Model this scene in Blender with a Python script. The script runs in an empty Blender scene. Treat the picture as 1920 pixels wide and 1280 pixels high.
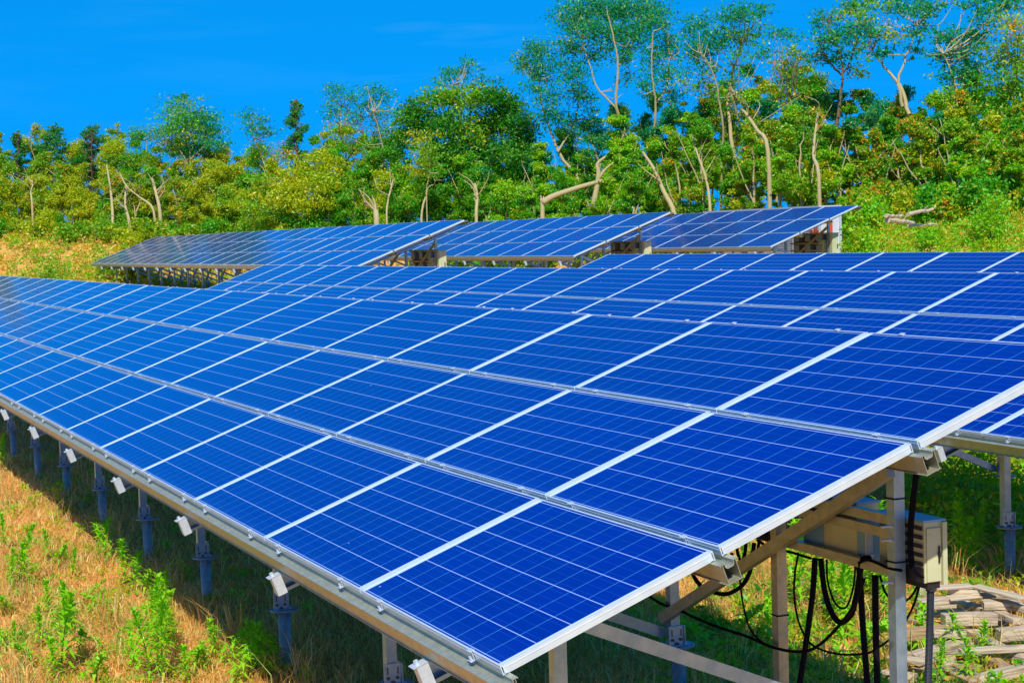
import bpy, math, random
import numpy as np
from mathutils import Vector, Matrix

# ------------------------------------------------------------------ camera, world, sun
S = bpy.context.scene
COL = S.collection
F, YAW, PIT, ROL = 3275.967, -1.1634707, -0.0597176, -0.0298861
CAM = np.array([6.009742, -2.502724, 1.613976])
_f = np.array([math.sin(YAW)*math.cos(PIT), math.cos(YAW)*math.cos(PIT), math.sin(PIT)])
_r = np.array([math.cos(YAW), -math.sin(YAW), 0.0]); _u = np.cross(_r, _f)
CR = _r*math.cos(ROL) + _u*math.sin(ROL); CU = -_r*math.sin(ROL) + _u*math.cos(ROL); CF = _f
cd = bpy.data.cameras.new('camera'); cam = bpy.data.objects.new('camera', cd); COL.objects.link(cam)
cd.sensor_width = 36; cd.lens = F/1920*36; cd.clip_start = .1; cd.clip_end = 5000
m = Matrix.Identity(4)
for i in range(3):
    m[i][0] = CR[i]; m[i][1] = CU[i]; m[i][2] = -CF[i]; m[i][3] = CAM[i]
cam.matrix_world = m; S.camera = cam

SUNV = Vector((.88, -.37, 1.0)).normalized()
sd = bpy.data.lights.new('sun', 'SUN'); sun = bpy.data.objects.new('sun', sd); COL.objects.link(sun)
sd.energy = 5.0; sd.angle = math.radians(.5); sd.color = (1, .94, .78)
sun.rotation_euler = SUNV.to_track_quat('Z', 'Y').to_euler()
W = bpy.data.worlds.new('World'); S.world = W; W.use_nodes = True
nt = W.node_tree; nt.nodes.clear()
def N(t, kind, **kw):
    n = t.nodes.new(kind)
    for k, v in kw.items(): setattr(n, k, v)
    return n
sky = N(nt, 'ShaderNodeTexSky', sky_type='NISHITA', sun_disc=False)
sky.sun_elevation = math.asin(SUNV.z); sky.sun_rotation = math.atan2(SUNV.x, SUNV.y)
sky.air_density = 1.0; sky.dust_density = .3; sky.ozone_density = 2.0
# keep the sky's own brightness pattern but give it the photograph's deep azure
bw = N(nt, 'ShaderNodeRGBToBW'); pw = N(nt, 'ShaderNodeMath', operation='POWER'); pw.inputs[1].default_value = .38
tint = N(nt, 'ShaderNodeMix', data_type='RGBA', blend_type='MULTIPLY'); tint.inputs[0].default_value = 1
tint.inputs[7].default_value = (.008, 1.62, 4.75, 1)
nt.links.new(sky.outputs[0], bw.inputs[0]); nt.links.new(bw.outputs[0], pw.inputs[0]); nt.links.new(pw.outputs[0], tint.inputs[6])
# a few faint wisps of cirrus in the sky itself
_d = CF+CR*(810-960)/F-CU*(28-640)/F; _d = _d/np.linalg.norm(_d)
tc = N(nt, 'ShaderNodeTexCoord'); mp = N(nt, 'ShaderNodeMapping'); mp.inputs['Scale'].default_value = (3.2, 3.2, 26)
nz = N(nt, 'ShaderNodeTexNoise'); nz.inputs['Scale'].default_value = 2.3; nz.inputs['Detail'].default_value = 7
rp = N(nt, 'ShaderNodeMapRange'); rp.inputs[1].default_value = .60; rp.inputs[2].default_value = .85; rp.inputs[4].default_value = .16
nt.links.new(tc.outputs['Generated'], mp.inputs[0]); nt.links.new(mp.outputs[0], nz.inputs[0]); nt.links.new(nz.outputs[0], rp.inputs[0])
cl = N(nt, 'ShaderNodeMix', data_type='RGBA'); cl.inputs[7].default_value = (2.2, 6.2, 10.5, 1)
dp = N(nt, 'ShaderNodeVectorMath', operation='DOT_PRODUCT'); dp.inputs[1].default_value = tuple(_d); nt.links.new(tc.outputs['Generated'], dp.inputs[0])
mk = N(nt, 'ShaderNodeMapRange'); mk.inputs[1].default_value = .9975; mk.inputs[2].default_value = 1.; mk.inputs[3].default_value = .35; mk.inputs[4].default_value = 1.6; nt.links.new(dp.outputs['Value'], mk.inputs[0])
rp.inputs[1].default_value = .50; ml = N(nt, 'ShaderNodeMath', operation='MULTIPLY'); nt.links.new(rp.outputs[0], ml.inputs[0]); nt.links.new(mk.outputs[0], ml.inputs[1])
nt.links.new(ml.outputs[0], cl.inputs[0]); nt.links.new(tint.outputs[2], cl.inputs[6])
bg = N(nt, 'ShaderNodeBackground'); bg.inputs[1].default_value = .10
ow = N(nt, 'ShaderNodeOutputWorld')
nt.links.new(cl.outputs[2], bg.inputs[0]); nt.links.new(bg.outputs[0], ow.inputs[0])
S.view_settings.view_transform = 'Standard'; S.view_settings.look = 'None'
S.view_settings.exposure = 0; S.view_settings.gamma = 1

rng = np.random.default_rng(7); R = random.Random(11)

# ------------------------------------------------------------------ helpers
def tag(o, label=None, cat=None, group=None, kind=None):
    if label: o['label'] = label
    if cat: o['category'] = cat
    if group: o['group'] = group
    if kind: o['kind'] = kind
    return o
def empty(name, loc, label=None, cat=None, group=None):
    o = bpy.data.objects.new(name, None); o.empty_display_size = .1; COL.objects.link(o); o.location = loc
    return tag(o, label, cat, group)
def ray(px, py):
    return CF + CR*(px-960)/F - CU*(py-640)/F
def at_z(px, py, z): d = ray(px, py); return CAM + d*(z-CAM[2])/d[2]
def at_y(px, py, y): d = ray(px, py); return CAM + d*(y-CAM[1])/d[1]
def at_x(px, py, x): d = ray(px, py); return CAM + d*(x-CAM[0])/d[0]
def at_d(px, py, D): return CAM + ray(px, py)*D
def obj(name, me, parent=None, loc=None):
    o = bpy.data.objects.new(name, me); COL.objects.link(o)
    if parent is not None: o.parent = parent
    if loc is not None: o.location = loc
    return o

class MB:
    def __init__(s): s.v = []; s.f = []
    def add(s, vs, fs):
        b = len(s.v); s.v += [tuple(map(float, p)) for p in vs]; s.f += [tuple(i+b for i in f) for f in fs]; return s
    def box(s, x0, x1, y0, y1, z0, z1):
        return s.add([(x0,y0,z0),(x1,y0,z0),(x1,y1,z0),(x0,y1,z0),(x0,y0,z1),(x1,y0,z1),(x1,y1,z1),(x0,y1,z1)],
            [(0,3,2,1),(4,5,6,7),(0,1,5,4),(1,2,6,5),(2,3,7,6),(3,0,4,7)])
    def bar(s, p0, p1, w, h, up=(0,0,1)):
        p0, p1, up = np.array(p0, float), np.array(p1, float), np.array(up, float)
        a = p1-p0; a /= np.linalg.norm(a); sd_ = np.cross(a, up); sd_ /= np.linalg.norm(sd_); uu = np.cross(sd_, a)
        vs = []
        for p in (p0, p1):
            for i, j in ((-1,-1),(1,-1),(1,1),(-1,1)): vs.append(p+sd_*i*w/2+uu*j*h/2)
        return s.add(vs, [(0,1,2,3),(7,6,5,4),(0,4,5,1),(1,5,6,2),(2,6,7,3),(3,7,4,0)])
    def prism(s, prof, fn, t0, t1):
        n = len(prof); vs = [fn(t0, a, b) for a, b in prof]+[fn(t1, a, b) for a, b in prof]
        fs = [(i, (i+1) % n, n+(i+1) % n, n+i) for i in range(n)]
        return s.add(vs, fs+[tuple(range(n))[::-1], tuple(range(n, 2*n))])
    def cyl(s, p0, p1, r0, r1=None, n=12):
        return s.tube([p0, p1], [r0, r0 if r1 is None else r1], n)
    def tube(s, pts, rad, n=8, cap=True):
        pts = [np.array(p, float) for p in pts]; k = len(pts)
        if not hasattr(rad, '__len__'): rad = [rad]*k
        up = None; vs = []
        for i, p in enumerate(pts):
            t = pts[min(i+1, k-1)]-pts[max(i-1, 0)]; t /= (np.linalg.norm(t)+1e-9)
            if up is None: up = np.cross(t, (0, 0, 1.)) if abs(t[2]) < .9 else np.cross(t, (1., 0, 0))
            up = up-t*np.dot(up, t); up /= np.linalg.norm(up); w = np.cross(t, up)
            for j in range(n):
                a = 2*math.pi*j/n; vs.append(p+rad[i]*(up*math.cos(a)+w*math.sin(a)))
        fs = [(i*n+j, i*n+(j+1) % n, (i+1)*n+(j+1) % n, (i+1)*n+j) for i in range(k-1) for j in range(n)]
        if cap: fs += [tuple(range(n))[::-1], tuple(range((k-1)*n, k*n))]
        return s.add(vs, fs)
    def mesh(s, name, mat, smooth=False):
        me = bpy.data.meshes.new(name); me.from_pydata(s.v, [], s.f); me.materials.append(mat)
        if smooth: me.polygons.foreach_set('use_smooth', [True]*len(me.polygons))
        me.update(); return me
def spline(P, n=6):
    P = [np.array(p, float) for p in P]; P = [2*P[0]-P[1]]+P+[2*P[-1]-P[-2]]; out = []
    for i in range(1, len(P)-2):
        for k in range(n):
            t = k/n; a, b, c, d = P[i-1:i+3]
            out.append(.5*((2*b)+(c-a)*t+(2*a-5*b+4*c-d)*t*t+(3*b-a-3*c+d)*t**3))
    return out+[P[-2]]

# ------------------------------------------------------------------ materials
def mat(name, col, rough=.6, metal=0., noise=None, bump=0., spec=.5, coat=0., nscale=8.):
    m = bpy.data.materials.new(name); m.use_nodes = True; t = m.node_tree; b = t.nodes['Principled BSDF']
    b.inputs['Base Color'].default_value = (*col, 1); b.inputs['Roughness'].default_value = rough
    b.inputs['Metallic'].default_value = metal; b.inputs['Specular IOR Level'].default_value = spec
    b.inputs['Coat Weight'].default_value = coat
    if noise or bump:
        c = N(t, 'ShaderNodeTexCoord'); n = N(t, 'ShaderNodeTexNoise'); n.inputs['Scale'].default_value = nscale; n.inputs['Detail'].default_value = 6
        t.links.new(c.outputs['Object'], n.inputs[0])
        if noise:
            r = N(t, 'ShaderNodeValToRGB'); r.color_ramp.elements[0].position = .35; r.color_ramp.elements[1].position = .68
            r.color_ramp.elements[0].color = (*noise, 1); r.color_ramp.elements[1].color = (*col, 1)
            t.links.new(n.outputs[0], r.inputs[0]); t.links.new(r.outputs[0], b.inputs['Base Color'])
        if bump:
            u = N(t, 'ShaderNodeBump'); u.inputs['Strength'].default_value = bump; u.inputs['Distance'].default_value = .02
            t.links.new(n.outputs[0], u.inputs['Height']); t.links.new(u.outputs[0], b.inputs['Normal'])
    return m
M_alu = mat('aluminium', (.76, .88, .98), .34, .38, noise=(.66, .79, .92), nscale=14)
M_galv = mat('galvanised_steel', (.50, .50, .38), .42, .5, noise=(.38, .39, .31), nscale=22, bump=.05)
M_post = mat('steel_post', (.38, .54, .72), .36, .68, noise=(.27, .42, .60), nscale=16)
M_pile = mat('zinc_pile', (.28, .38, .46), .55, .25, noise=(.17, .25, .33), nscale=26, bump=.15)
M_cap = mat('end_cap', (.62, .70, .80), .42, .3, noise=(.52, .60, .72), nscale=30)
M_bolt = mat('bolt_steel', (.62, .56, .52), .4, .6)
M_box = mat('beige_box_paint', (.58, .60, .36), .5, 0, noise=(.46, .50, .32), nscale=5)
M_boxb = mat('sky_tinted_box_paint', (.18, .40, .60), .45, 0)  # blue of the reflected sky put into the colour of unit boxes and lids
M_dark = mat('dark_plastic', (.015, .015, .02), .55)
M_fin = mat('heat_sink', (.10, .07, .055), .5, .3)
M_cable = mat('black_cable', (.004, .005, .012), .8, spec=.12)
M_cond = mat('ribbed_conduit', (.02, .028, .045), .35)
M_back = mat('panel_back', (.60, .62, .66), .6)
M_hut = mat('hut_siding', (.62, .64, .70), .55, noise=(.52, .54, .62), nscale=2)
M_roof = mat('hut_roof', (.55, .55, .60), .5, .1)
M_red = mat('red_bracket', (.55, .09, .03), .5)
M_void = mat('dark_inside', (.03, .03, .035), .8)

def wood_mat(name, c1, c2):
    m = bpy.data.materials.new(name); m.use_nodes = True; t = m.node_tree; b = t.nodes['Principled BSDF']; b.inputs['Roughness'].default_value = .85
    c = N(t, 'ShaderNodeTexCoord'); mp = N(t, 'ShaderNodeMapping'); mp.inputs['Scale'].default_value = (2.5, 38, 38)
    n = N(t, 'ShaderNodeTexNoise'); n.inputs['Scale'].default_value = 1.6; n.inputs['Detail'].default_value = 8; n.inputs['Distortion'].default_value = .6
    r = N(t, 'ShaderNodeValToRGB'); e = r.color_ramp.elements
    e[0].position = .30; e[0].color = (*c2, 1); e[1].position = .58; e[1].color = (*c1, 1)
    u = N(t, 'ShaderNodeBump'); u.inputs['Strength'].default_value = .6; u.inputs['Distance'].default_value = .01
    t.links.new(c.outputs['Object'], mp.inputs[0]); t.links.new(mp.outputs[0], n.inputs[0]); t.links.new(n.outputs[0], r.inputs[0])
    t.links.new(r.outputs[0], b.inputs['Base Color']); t.links.new(n.outputs[0], u.inputs['Height']); t.links.new(u.outputs[0], b.inputs['Normal'])
    return m
M_timber = wood_mat('weathered_timber', (.62, .50, .36), (.24, .16, .10))
M_timber2 = wood_mat('brown_timber', (.46, .31, .17), (.20, .12, .06))
M_log = wood_mat('felled_log', (.66, .52, .38), (.36, .26, .17))
M_bark = wood_mat('pale_bark', (.52, .43, .22), (.27, .22, .11))
M_bark2 = wood_mat('brown_bark', (.20, .13, .07), (.09, .06, .04))

def leaf_mat(name, trans=.35):
    m = bpy.data.materials.new(name); m.use_nodes = True; t = m.node_tree; t.nodes.clear()
    a = N(t, 'ShaderNodeAttribute', attribute_name='col'); d = N(t, 'ShaderNodeBsdfDiffuse'); tr = N(t, 'ShaderNodeBsdfTranslucent')
    g = N(t, 'ShaderNodeBsdfGlossy'); g.inputs['Roughness'].default_value = .45; g.inputs['Color'].default_value = (.9, .95, 1, 1)
    mx = N(t, 'ShaderNodeMixShader'); mx.inputs[0].default_value = trans; m2 = N(t, 'ShaderNodeMixShader'); m2.inputs[0].default_value = .03
    o = N(t, 'ShaderNodeOutputMaterial')
    t.links.new(a.outputs[0], d.inputs[0]); t.links.new(a.outputs[0], tr.inputs[0]); t.links.new(d.outputs[0], mx.inputs[1]); t.links.new(tr.outputs[0], mx.inputs[2])
    t.links.new(mx.outputs[0], m2.inputs[1]); t.links.new(g.outputs[0], m2.inputs[2]); t.links.new(m2.outputs[0], o.inputs[0]); return m
M_leaf = leaf_mat('foliage', .42); M_grass = leaf_mat('grass_blades', .45)

# solar cells: dark blue polycrystalline cells, white gaps, thin silver busbars
def cell_mat():
    m = bpy.data.materials.new('solar_cells'); m.use_nodes = True; t = m.node_tree; b = t.nodes['Principled BSDF']
    L = t.links.new
    c = N(t, 'ShaderNodeTexCoord'); s = N(t, 'ShaderNodeSeparateXYZ'); L(c.outputs['Object'], s.inputs[0])
    def math_(op, a, bv=None, clamp=False):
        n = N(t, 'ShaderNodeMath', operation=op); n.use_clamp = clamp
        for i, v in enumerate((a, bv)):
            if v is None: continue
            if isinstance(v, (int, float)): n.inputs[i].default_value = v
            else: L(v, n.inputs[i])
        return n.outputs[0]
    P = .1585
    def axis(out, off, cnt, gap):
        u = math_('DIVIDE', math_('SUBTRACT', out, off), P)
        fr = math_('FRACT', u); e = math_('ABSOLUTE', math_('SUBTRACT', fr, .5))
        line = math_('GREATER_THAN', e, .5-gap/2/P)
        outside = math_('MAXIMUM', math_('LESS_THAN', u, .0), math_('GREATER_THAN', u, cnt+.0)) if cnt == 10 else math_('LESS_THAN', u, -.5)
        return u, fr, line, outside
    ux, fx, lx, ox = axis(s.outputs[0], .0325, 10, .0042)
    uy, fy, ly, oy = axis(s.outputs[1], .0205, 6, .0042)
    by = math_('ABSOLUTE', math_('SUBTRACT', math_('FRACT', math_('MULTIPLY', fy, 3.0)), .5))
    bus = math_('LESS_THAN', by, .022)
    fing = math_('LESS_THAN', math_('FRACT', math_('MULTIPLY', s.outputs[0], 95.0)), .25)
    wn = N(t, 'ShaderNodeTexWhiteNoise'); wn.noise_dimensions = '3D'
    cmb = N(t, 'ShaderNodeCombineXYZ'); L(math_('FLOOR', ux), cmb.inputs[0]); L(math_('FLOOR', uy), cmb.inputs[1])
    oi = N(t, 'ShaderNodeObjectInfo'); L(math_('MULTIPLY', oi.outputs['Random'], 91.7), cmb.inputs[2]); L(cmb.outputs[0], wn.inputs[0])
    vo = N(t, 'ShaderNodeTexVoronoi'); vo.inputs['Scale'].default_value = 70; L(c.outputs['Object'], vo.inputs[0])
    v = math_('ADD', math_('MULTIPLY', wn.outputs[0], .35), math_('MULTIPLY', vo.outputs['Color'], .22))
    v = math_('ADD', v, math_('MULTIPLY', oi.outputs['Random'], .3))
    r = N(t, 'ShaderNodeValToRGB'); e = r.color_ramp.elements
    e[0].color = (.0001, .0002, .21, 1); e[1].color = (.0001, .0010, .31, 1); L(v, r.inputs[0])
    def mix(f, a, bcol):
        n = N(t, 'ShaderNodeMix', data_type='RGBA')
        if isinstance(f, float): n.inputs[0].default_value = f
        else: L(f, n.inputs[0])
        L(a, n.inputs[6]); n.inputs[7].default_value = (*bcol, 1); return n.outputs[2]
    x = mix(math_('MULTIPLY', fing, .10), r.outputs[0], (.003, .045, .50))
    x = mix(math_('MULTIPLY', bus, .30), x, (.015, .15, .62))
    x = mix(lx, x, (.055, .24, .62)); x = mix(ly, x, (.36, .50, .88)); x = mix(ox, x, (.62, .70, .86))
    # dust settles towards the lower frame
    dn = N(t, 'ShaderNodeTexNoise'); dn.inputs['Scale'].default_value = 3.; dn.inputs['Detail'].default_value = 5; L(c.outputs['Object'], dn.inputs[0])
    edge = N(t, 'ShaderNodeMapRange'); edge.inputs[1].default_value = .11; edge.inputs[2].default_value = .012; L(s.outputs[1], edge.inputs[0])
    d2 = N(t, 'ShaderNodeTexNoise'); d2.inputs['Scale'].default_value = 26.; d2.inputs['Detail'].default_value = 6; L(c.outputs['Object'], d2.inputs[0])
    ofs = N(t, 'ShaderNodeVectorMath', operation='ADD'); L(c.outputs['Object'], ofs.inputs[0]); cz = N(t, 'ShaderNodeCombineXYZ'); L(math_('MULTIPLY', oi.outputs['Random'], 57.0), cz.inputs[2]); L(cz.outputs[0], ofs.inputs[1])
    L(ofs.outputs[0], dn.inputs[0])
    dust = math_('MULTIPLY', math_('MULTIPLY', edge.outputs[0], d2.outputs[0]), .16)
    dust = math_('ADD', dust, math_('MULTIPLY', math_('SUBTRACT', dn.outputs[0], .45, True), .05), True)
    x = mix(dust, x, (.03, .15, .50))
    sv = N(t, 'ShaderNodeTexVoronoi'); sv.inputs['Scale'].default_value = 2.6; L(ofs.outputs[0], sv.inputs[0])
    x = mix(math_('MULTIPLY', math_('LESS_THAN', sv.outputs['Distance'], .016), .8), x, (.62, .62, .66))
    L(x, b.inputs['Base Color'])
    L(math_('ADD', math_('MULTIPLY', dn.outputs[0], .10), .06), b.inputs['Roughness'])
    b.inputs['IOR'].default_value = 1.50
    return m
M_cell = cell_mat()

# ------------------------------------------------------------------ terrain
def sm(t): t = np.clip(t, 0, 1); return t*t*(3-2*t)
def lat(x, y):
    dx, dy = x-CAM[0], y-CAM[1]
    D = dx*CF[0]+dy*CF[1]; Lr = dx*CR[0]+dy*CR[1]
    return D, 960+F*Lr/np.maximum(D, 1)
def terrain(x, y):
    x = np.asarray(x, float); y = np.asarray(y, float)
    h = -1.2+1.05*sm((-x-28)/6)*sm((y-8.6)/2.2)
    D, px = lat(x, y)
    Ds = np.interp(px, [0, 900, 1560, 1640, 1900, 2600], [76, 72, 57, 47.5, 44, 44])
    Wd = np.interp(px, [0, 900, 1600, 2600], [22, 16, 8, 9])
    top = np.interp(px, [0, 500, 1200, 1560, 1700, 1900], [2.6, 1.8, 1.3, 1.2, 1.35, 1.55])
    h = h+(top+1.2-(h+1.2))*sm((D-Ds)/Wd)*(D > 5)
    h = h-11*sm((D-125)/70)*(D > 5)
    h = h+.05*np.sin(x*1.3+y*.7)*np.cos(y*1.1-x*.4)+.03*np.sin(x*3.1)*np.sin(y*2.7)
    return h
def tz(x, y): return float(terrain(x, y))
def ground_at(px, py):
    d = ray(px, py); lo = 3.
    for D in np.arange(4, 130, .1):
        p = CAM+d*D
        if p[2] < tz(p[0], p[1]): return p
    return CAM+d*100
def grid_mesh(xs, ys, name, mt):
    X, Y = np.meshgrid(xs, ys); Z = terrain(X, Y); nx, ny = len(xs), len(ys)
    v = np.stack([X, Y, Z], -1).reshape(-1, 3); i = np.arange(nx*ny).reshape(ny, nx)
    f = np.stack([i[:-1, :-1], i[:-1, 1:], i[1:, 1:], i[1:, :-1]], -1).reshape(-1, 4)
    me = bpy.data.meshes.new(name); me.vertices.add(len(v)); me.vertices.foreach_set('co', v.ravel())
    me.loops.add(f.size); me.loops.foreach_set('vertex_index', f.ravel()); me.polygons.add(len(f))
    me.polygons.foreach_set('loop_start', np.arange(0, f.size, 4)); me.polygons.foreach_set('use_smooth', np.ones(len(f), bool))
    me.update(calc_edges=True); me.materials.append(mt); return me
def ground_mat():
    m = bpy.data.materials.new('dry_ground'); m.use_nodes = True; t = m.node_tree; b = t.nodes['Principled BSDF']; L = t.links.new
    b.inputs['Roughness'].default_value = .95; b.inputs['Specular IOR Level'].default_value = .1
    c = N(t, 'ShaderNodeTexCoord')
    n1 = N(t, 'ShaderNodeTexNoise'); n1.inputs['Scale'].default_value = .55; n1.inputs['Detail'].default_value = 5
    n2 = N(t, 'ShaderNodeTexNoise'); n2.inputs['Scale'].default_value = 14; n2.inputs['Detail'].default_value = 8
    L(c.outputs['Object'], n1.inputs[0]); L(c.outputs['Object'], n2.inputs[0])
    r2 = N(t, 'ShaderNodeValToRGB'); e = r2.color_ramp.elements; e[0].position = .3; e[0].color = (.50, .22, .07, 1); e[1].position = .7; e[1].color = (.92, .50, .14, 1)
    x = r2.color_ramp.elements.new(.5); x.color = (.76, .36, .10, 1)
    L(n2.outputs[0], r2.inputs[0])
    mr = N(t, 'ShaderNodeMapRange'); mr.inputs[1].default_value = .48; mr.inputs[2].default_value = .62; L(n1.outputs[0], mr.inputs[0])
    mx = N(t, 'ShaderNodeMix', data_type='RGBA'); L(mr.outputs[0], mx.inputs[0]); L(r2.outputs[0], mx.inputs[6]); mx.inputs[7].default_value = (.20, .26, .035, 1)
    ml = N(t, 'ShaderNodeMath', operation='MULTIPLY'); ml.inputs[1].default_value = .55; L(mr.outputs[0], ml.inputs[0]); L(ml.outputs[0], mx.inputs[0])
    L(mx.outputs[2], b.inputs['Base Color'])
    u = N(t, 'ShaderNodeBump'); u.inputs['Strength'].default_value = .9; u.inputs['Distance'].default_value = .04; L(n2.outputs[0], u.inputs['Height']); L(u.outputs[0], b.inputs['Normal'])
    return m
M_ground = ground_mat()
xs = np.concatenate([[-1500, -900, -500, -300, -220, -180], np.arange(-150, -24, 1.0), np.arange(-24, 6.01, .25), [8, 12, 20, 40, 100, 300, 900]])
ys = np.concatenate([[-900, -300, -100, -40, -20], np.arange(-10, 12, .25), np.arange(12, 60, 1.), [62, 66, 72, 80, 95, 120, 160, 220, 320, 500, 900, 1500]])
tag(obj('ground', grid_mesh(xs, ys, 'ground', M_ground)), 'dry orange earth of the solar site rising to a bank behind', 'ground', kind='structure')

# ------------------------------------------------------------------ solar arrays
TILT = 0.3552773; CT, ST = math.cos(TILT), math.sin(TILT)
PP, PW, PH, GAP = 1.6681, 1.650, .992, .03237
def sp(x, v, n): return np.array([x, v*CT-n*ST, v*ST+n*CT])
def rowv(r): return r*(PH+GAP)

def frame_mesh():
    b = MB(); T = .040; lip = .0085
    def side(fn, L):   # profile: a outward(0)->in, n depth ; thin ridges on the outer face
        prof = [(0, 0), (lip, 0), (lip, -.006), (.004, -.006), (.004, -T+.002), (.022, -T+.002), (.022, -T), (0, -T), (0, -.016), (-.0012, -.0155), (-.0012, -.0125), (0, -.012)]
        b.prism(prof, fn, 0, L)
    side(lambda t, a, n: (t, a, n), PW); side(lambda t, a, n: (t, PH-a, n), PW)
    b.prism([(0, 0), (lip, 0), (lip, -.006), (.004, -.006), (.004, -T+.002), (.022, -T+.002), (.022, -T), (0, -T), (0, -.016), (-.0012, -.0155), (-.0012, -.0125), (0, -.012)],
            lambda t, a, n: (a-.0012+.0012, t, n-.0002), lip+.0004, PH-lip-.0004)
    b.prism([(0, 0), (lip, 0), (lip, -.006), (.004, -.006), (.004, -T+.002), (.022, -T+.002), (.022, -T), (0, -T), (0, -.016), (-.0012, -.0155), (-.0012, -.0125), (0, -.012)],
            lambda t, a, n: (PW-a, t, n-.0002), lip+.0004, PH-lip-.0004)
    # corner end faces
    me = b.mesh('solar_panel', M_alu); return me
ME_frame = frame_mesh()
ME_glass = MB().box(.0042, PW-.0042, .0042, PH-.0042, -.0105, -.0025).mesh('cell_glass', M_cell)
ME_jbox = MB().box(.78, .87, PH-.16, PH-.06, -.034, -.011).mesh('connector_box', M_dark)
def clamp_mesh(top=False):
    b = MB()
    s = -1 if not top else 1
    # bracket in the gap below (or above) the panel, with a plate hooking over the frame and a bolt
    b.box(-.025, .025, -.013, .009, .0006, .0036) if not top else b.box(-.025, .025, -.009, .015, .0006, .0036)
    b.box(-.025, .025, -.0055, -.0025, -.0395, .0005) if not top else b.box(-.025, .025, .0025, .0055, -.0395, .0005)
    b.box(-.025, .025, -.024, -.0057, -.0395, -.0355) if not top else b.box(-.025, .025, .0057, .024, -.0395, -.0355)
    b.v = [(p[0]*.72, p[1], p[2]) for p in b.v]
    b.cyl((0, s*.013, -.035), (0, s*.013, -.018), .006, n=6)
    return b.mesh('panel_clamp', M_bolt if False else M_cap)
ME_cl = clamp_mesh(); ME_clt = clamp_mesh(True)

PURL = [(-.054, -.0404), (-.024, -.0404), (-.021, -.0404), (-.021, -.056), (-.014, -.064), (.014, -.064), (.021, -.056), (.021, -.0404), (.054, -.0404), (.054, -.0434),
        (.0265, -.0434), (.0265, -.126), (.034, -.126), (.034, -.130), (-.034, -.130), (-.034, -.126), (-.0265, -.126), (-.0265, -.0434), (-.054, -.0434)]
def purlin_mesh(b, x0, x1, v):
    # three sheet-metal pieces: top hat with groove, two webs, foot plate
    f = lambda t, a, n: sp(t, v+a, n)
    groove = [(-.0225, -.0405), (-.0195, -.0405), (-.0195, -.055), (-.013, -.062), (.013, -.062), (.0195, -.055), (.0195, -.0405), (.0225, -.0405), (.0225, -.056), (.0145, -.065), (-.0145, -.065), (-.0225, -.056)]
    b.prism(groove, f, x0, x1)
    for s in (-1, 1):
        web = [(s*.0225, -.0410), (s*.044, -.0410), (s*.044, -.048), (s*.0415, -.048), (s*.0415, -.0435), (s*.0325, -.0435), (s*.0325, -.126), (s*.040, -.126), (s*.040, -.1285), (s*.030, -.1285), (s*.030, -.0435), (s*.0225, -.0435)]
        if s < 0: web = web[::-1]
        b.prism(web, f, x0, x1)
    b.prism([(-.0298, -.126), (.0298, -.126), (.0298, -.1285), (-.0298, -.1285)], f, x0, x1)

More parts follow.
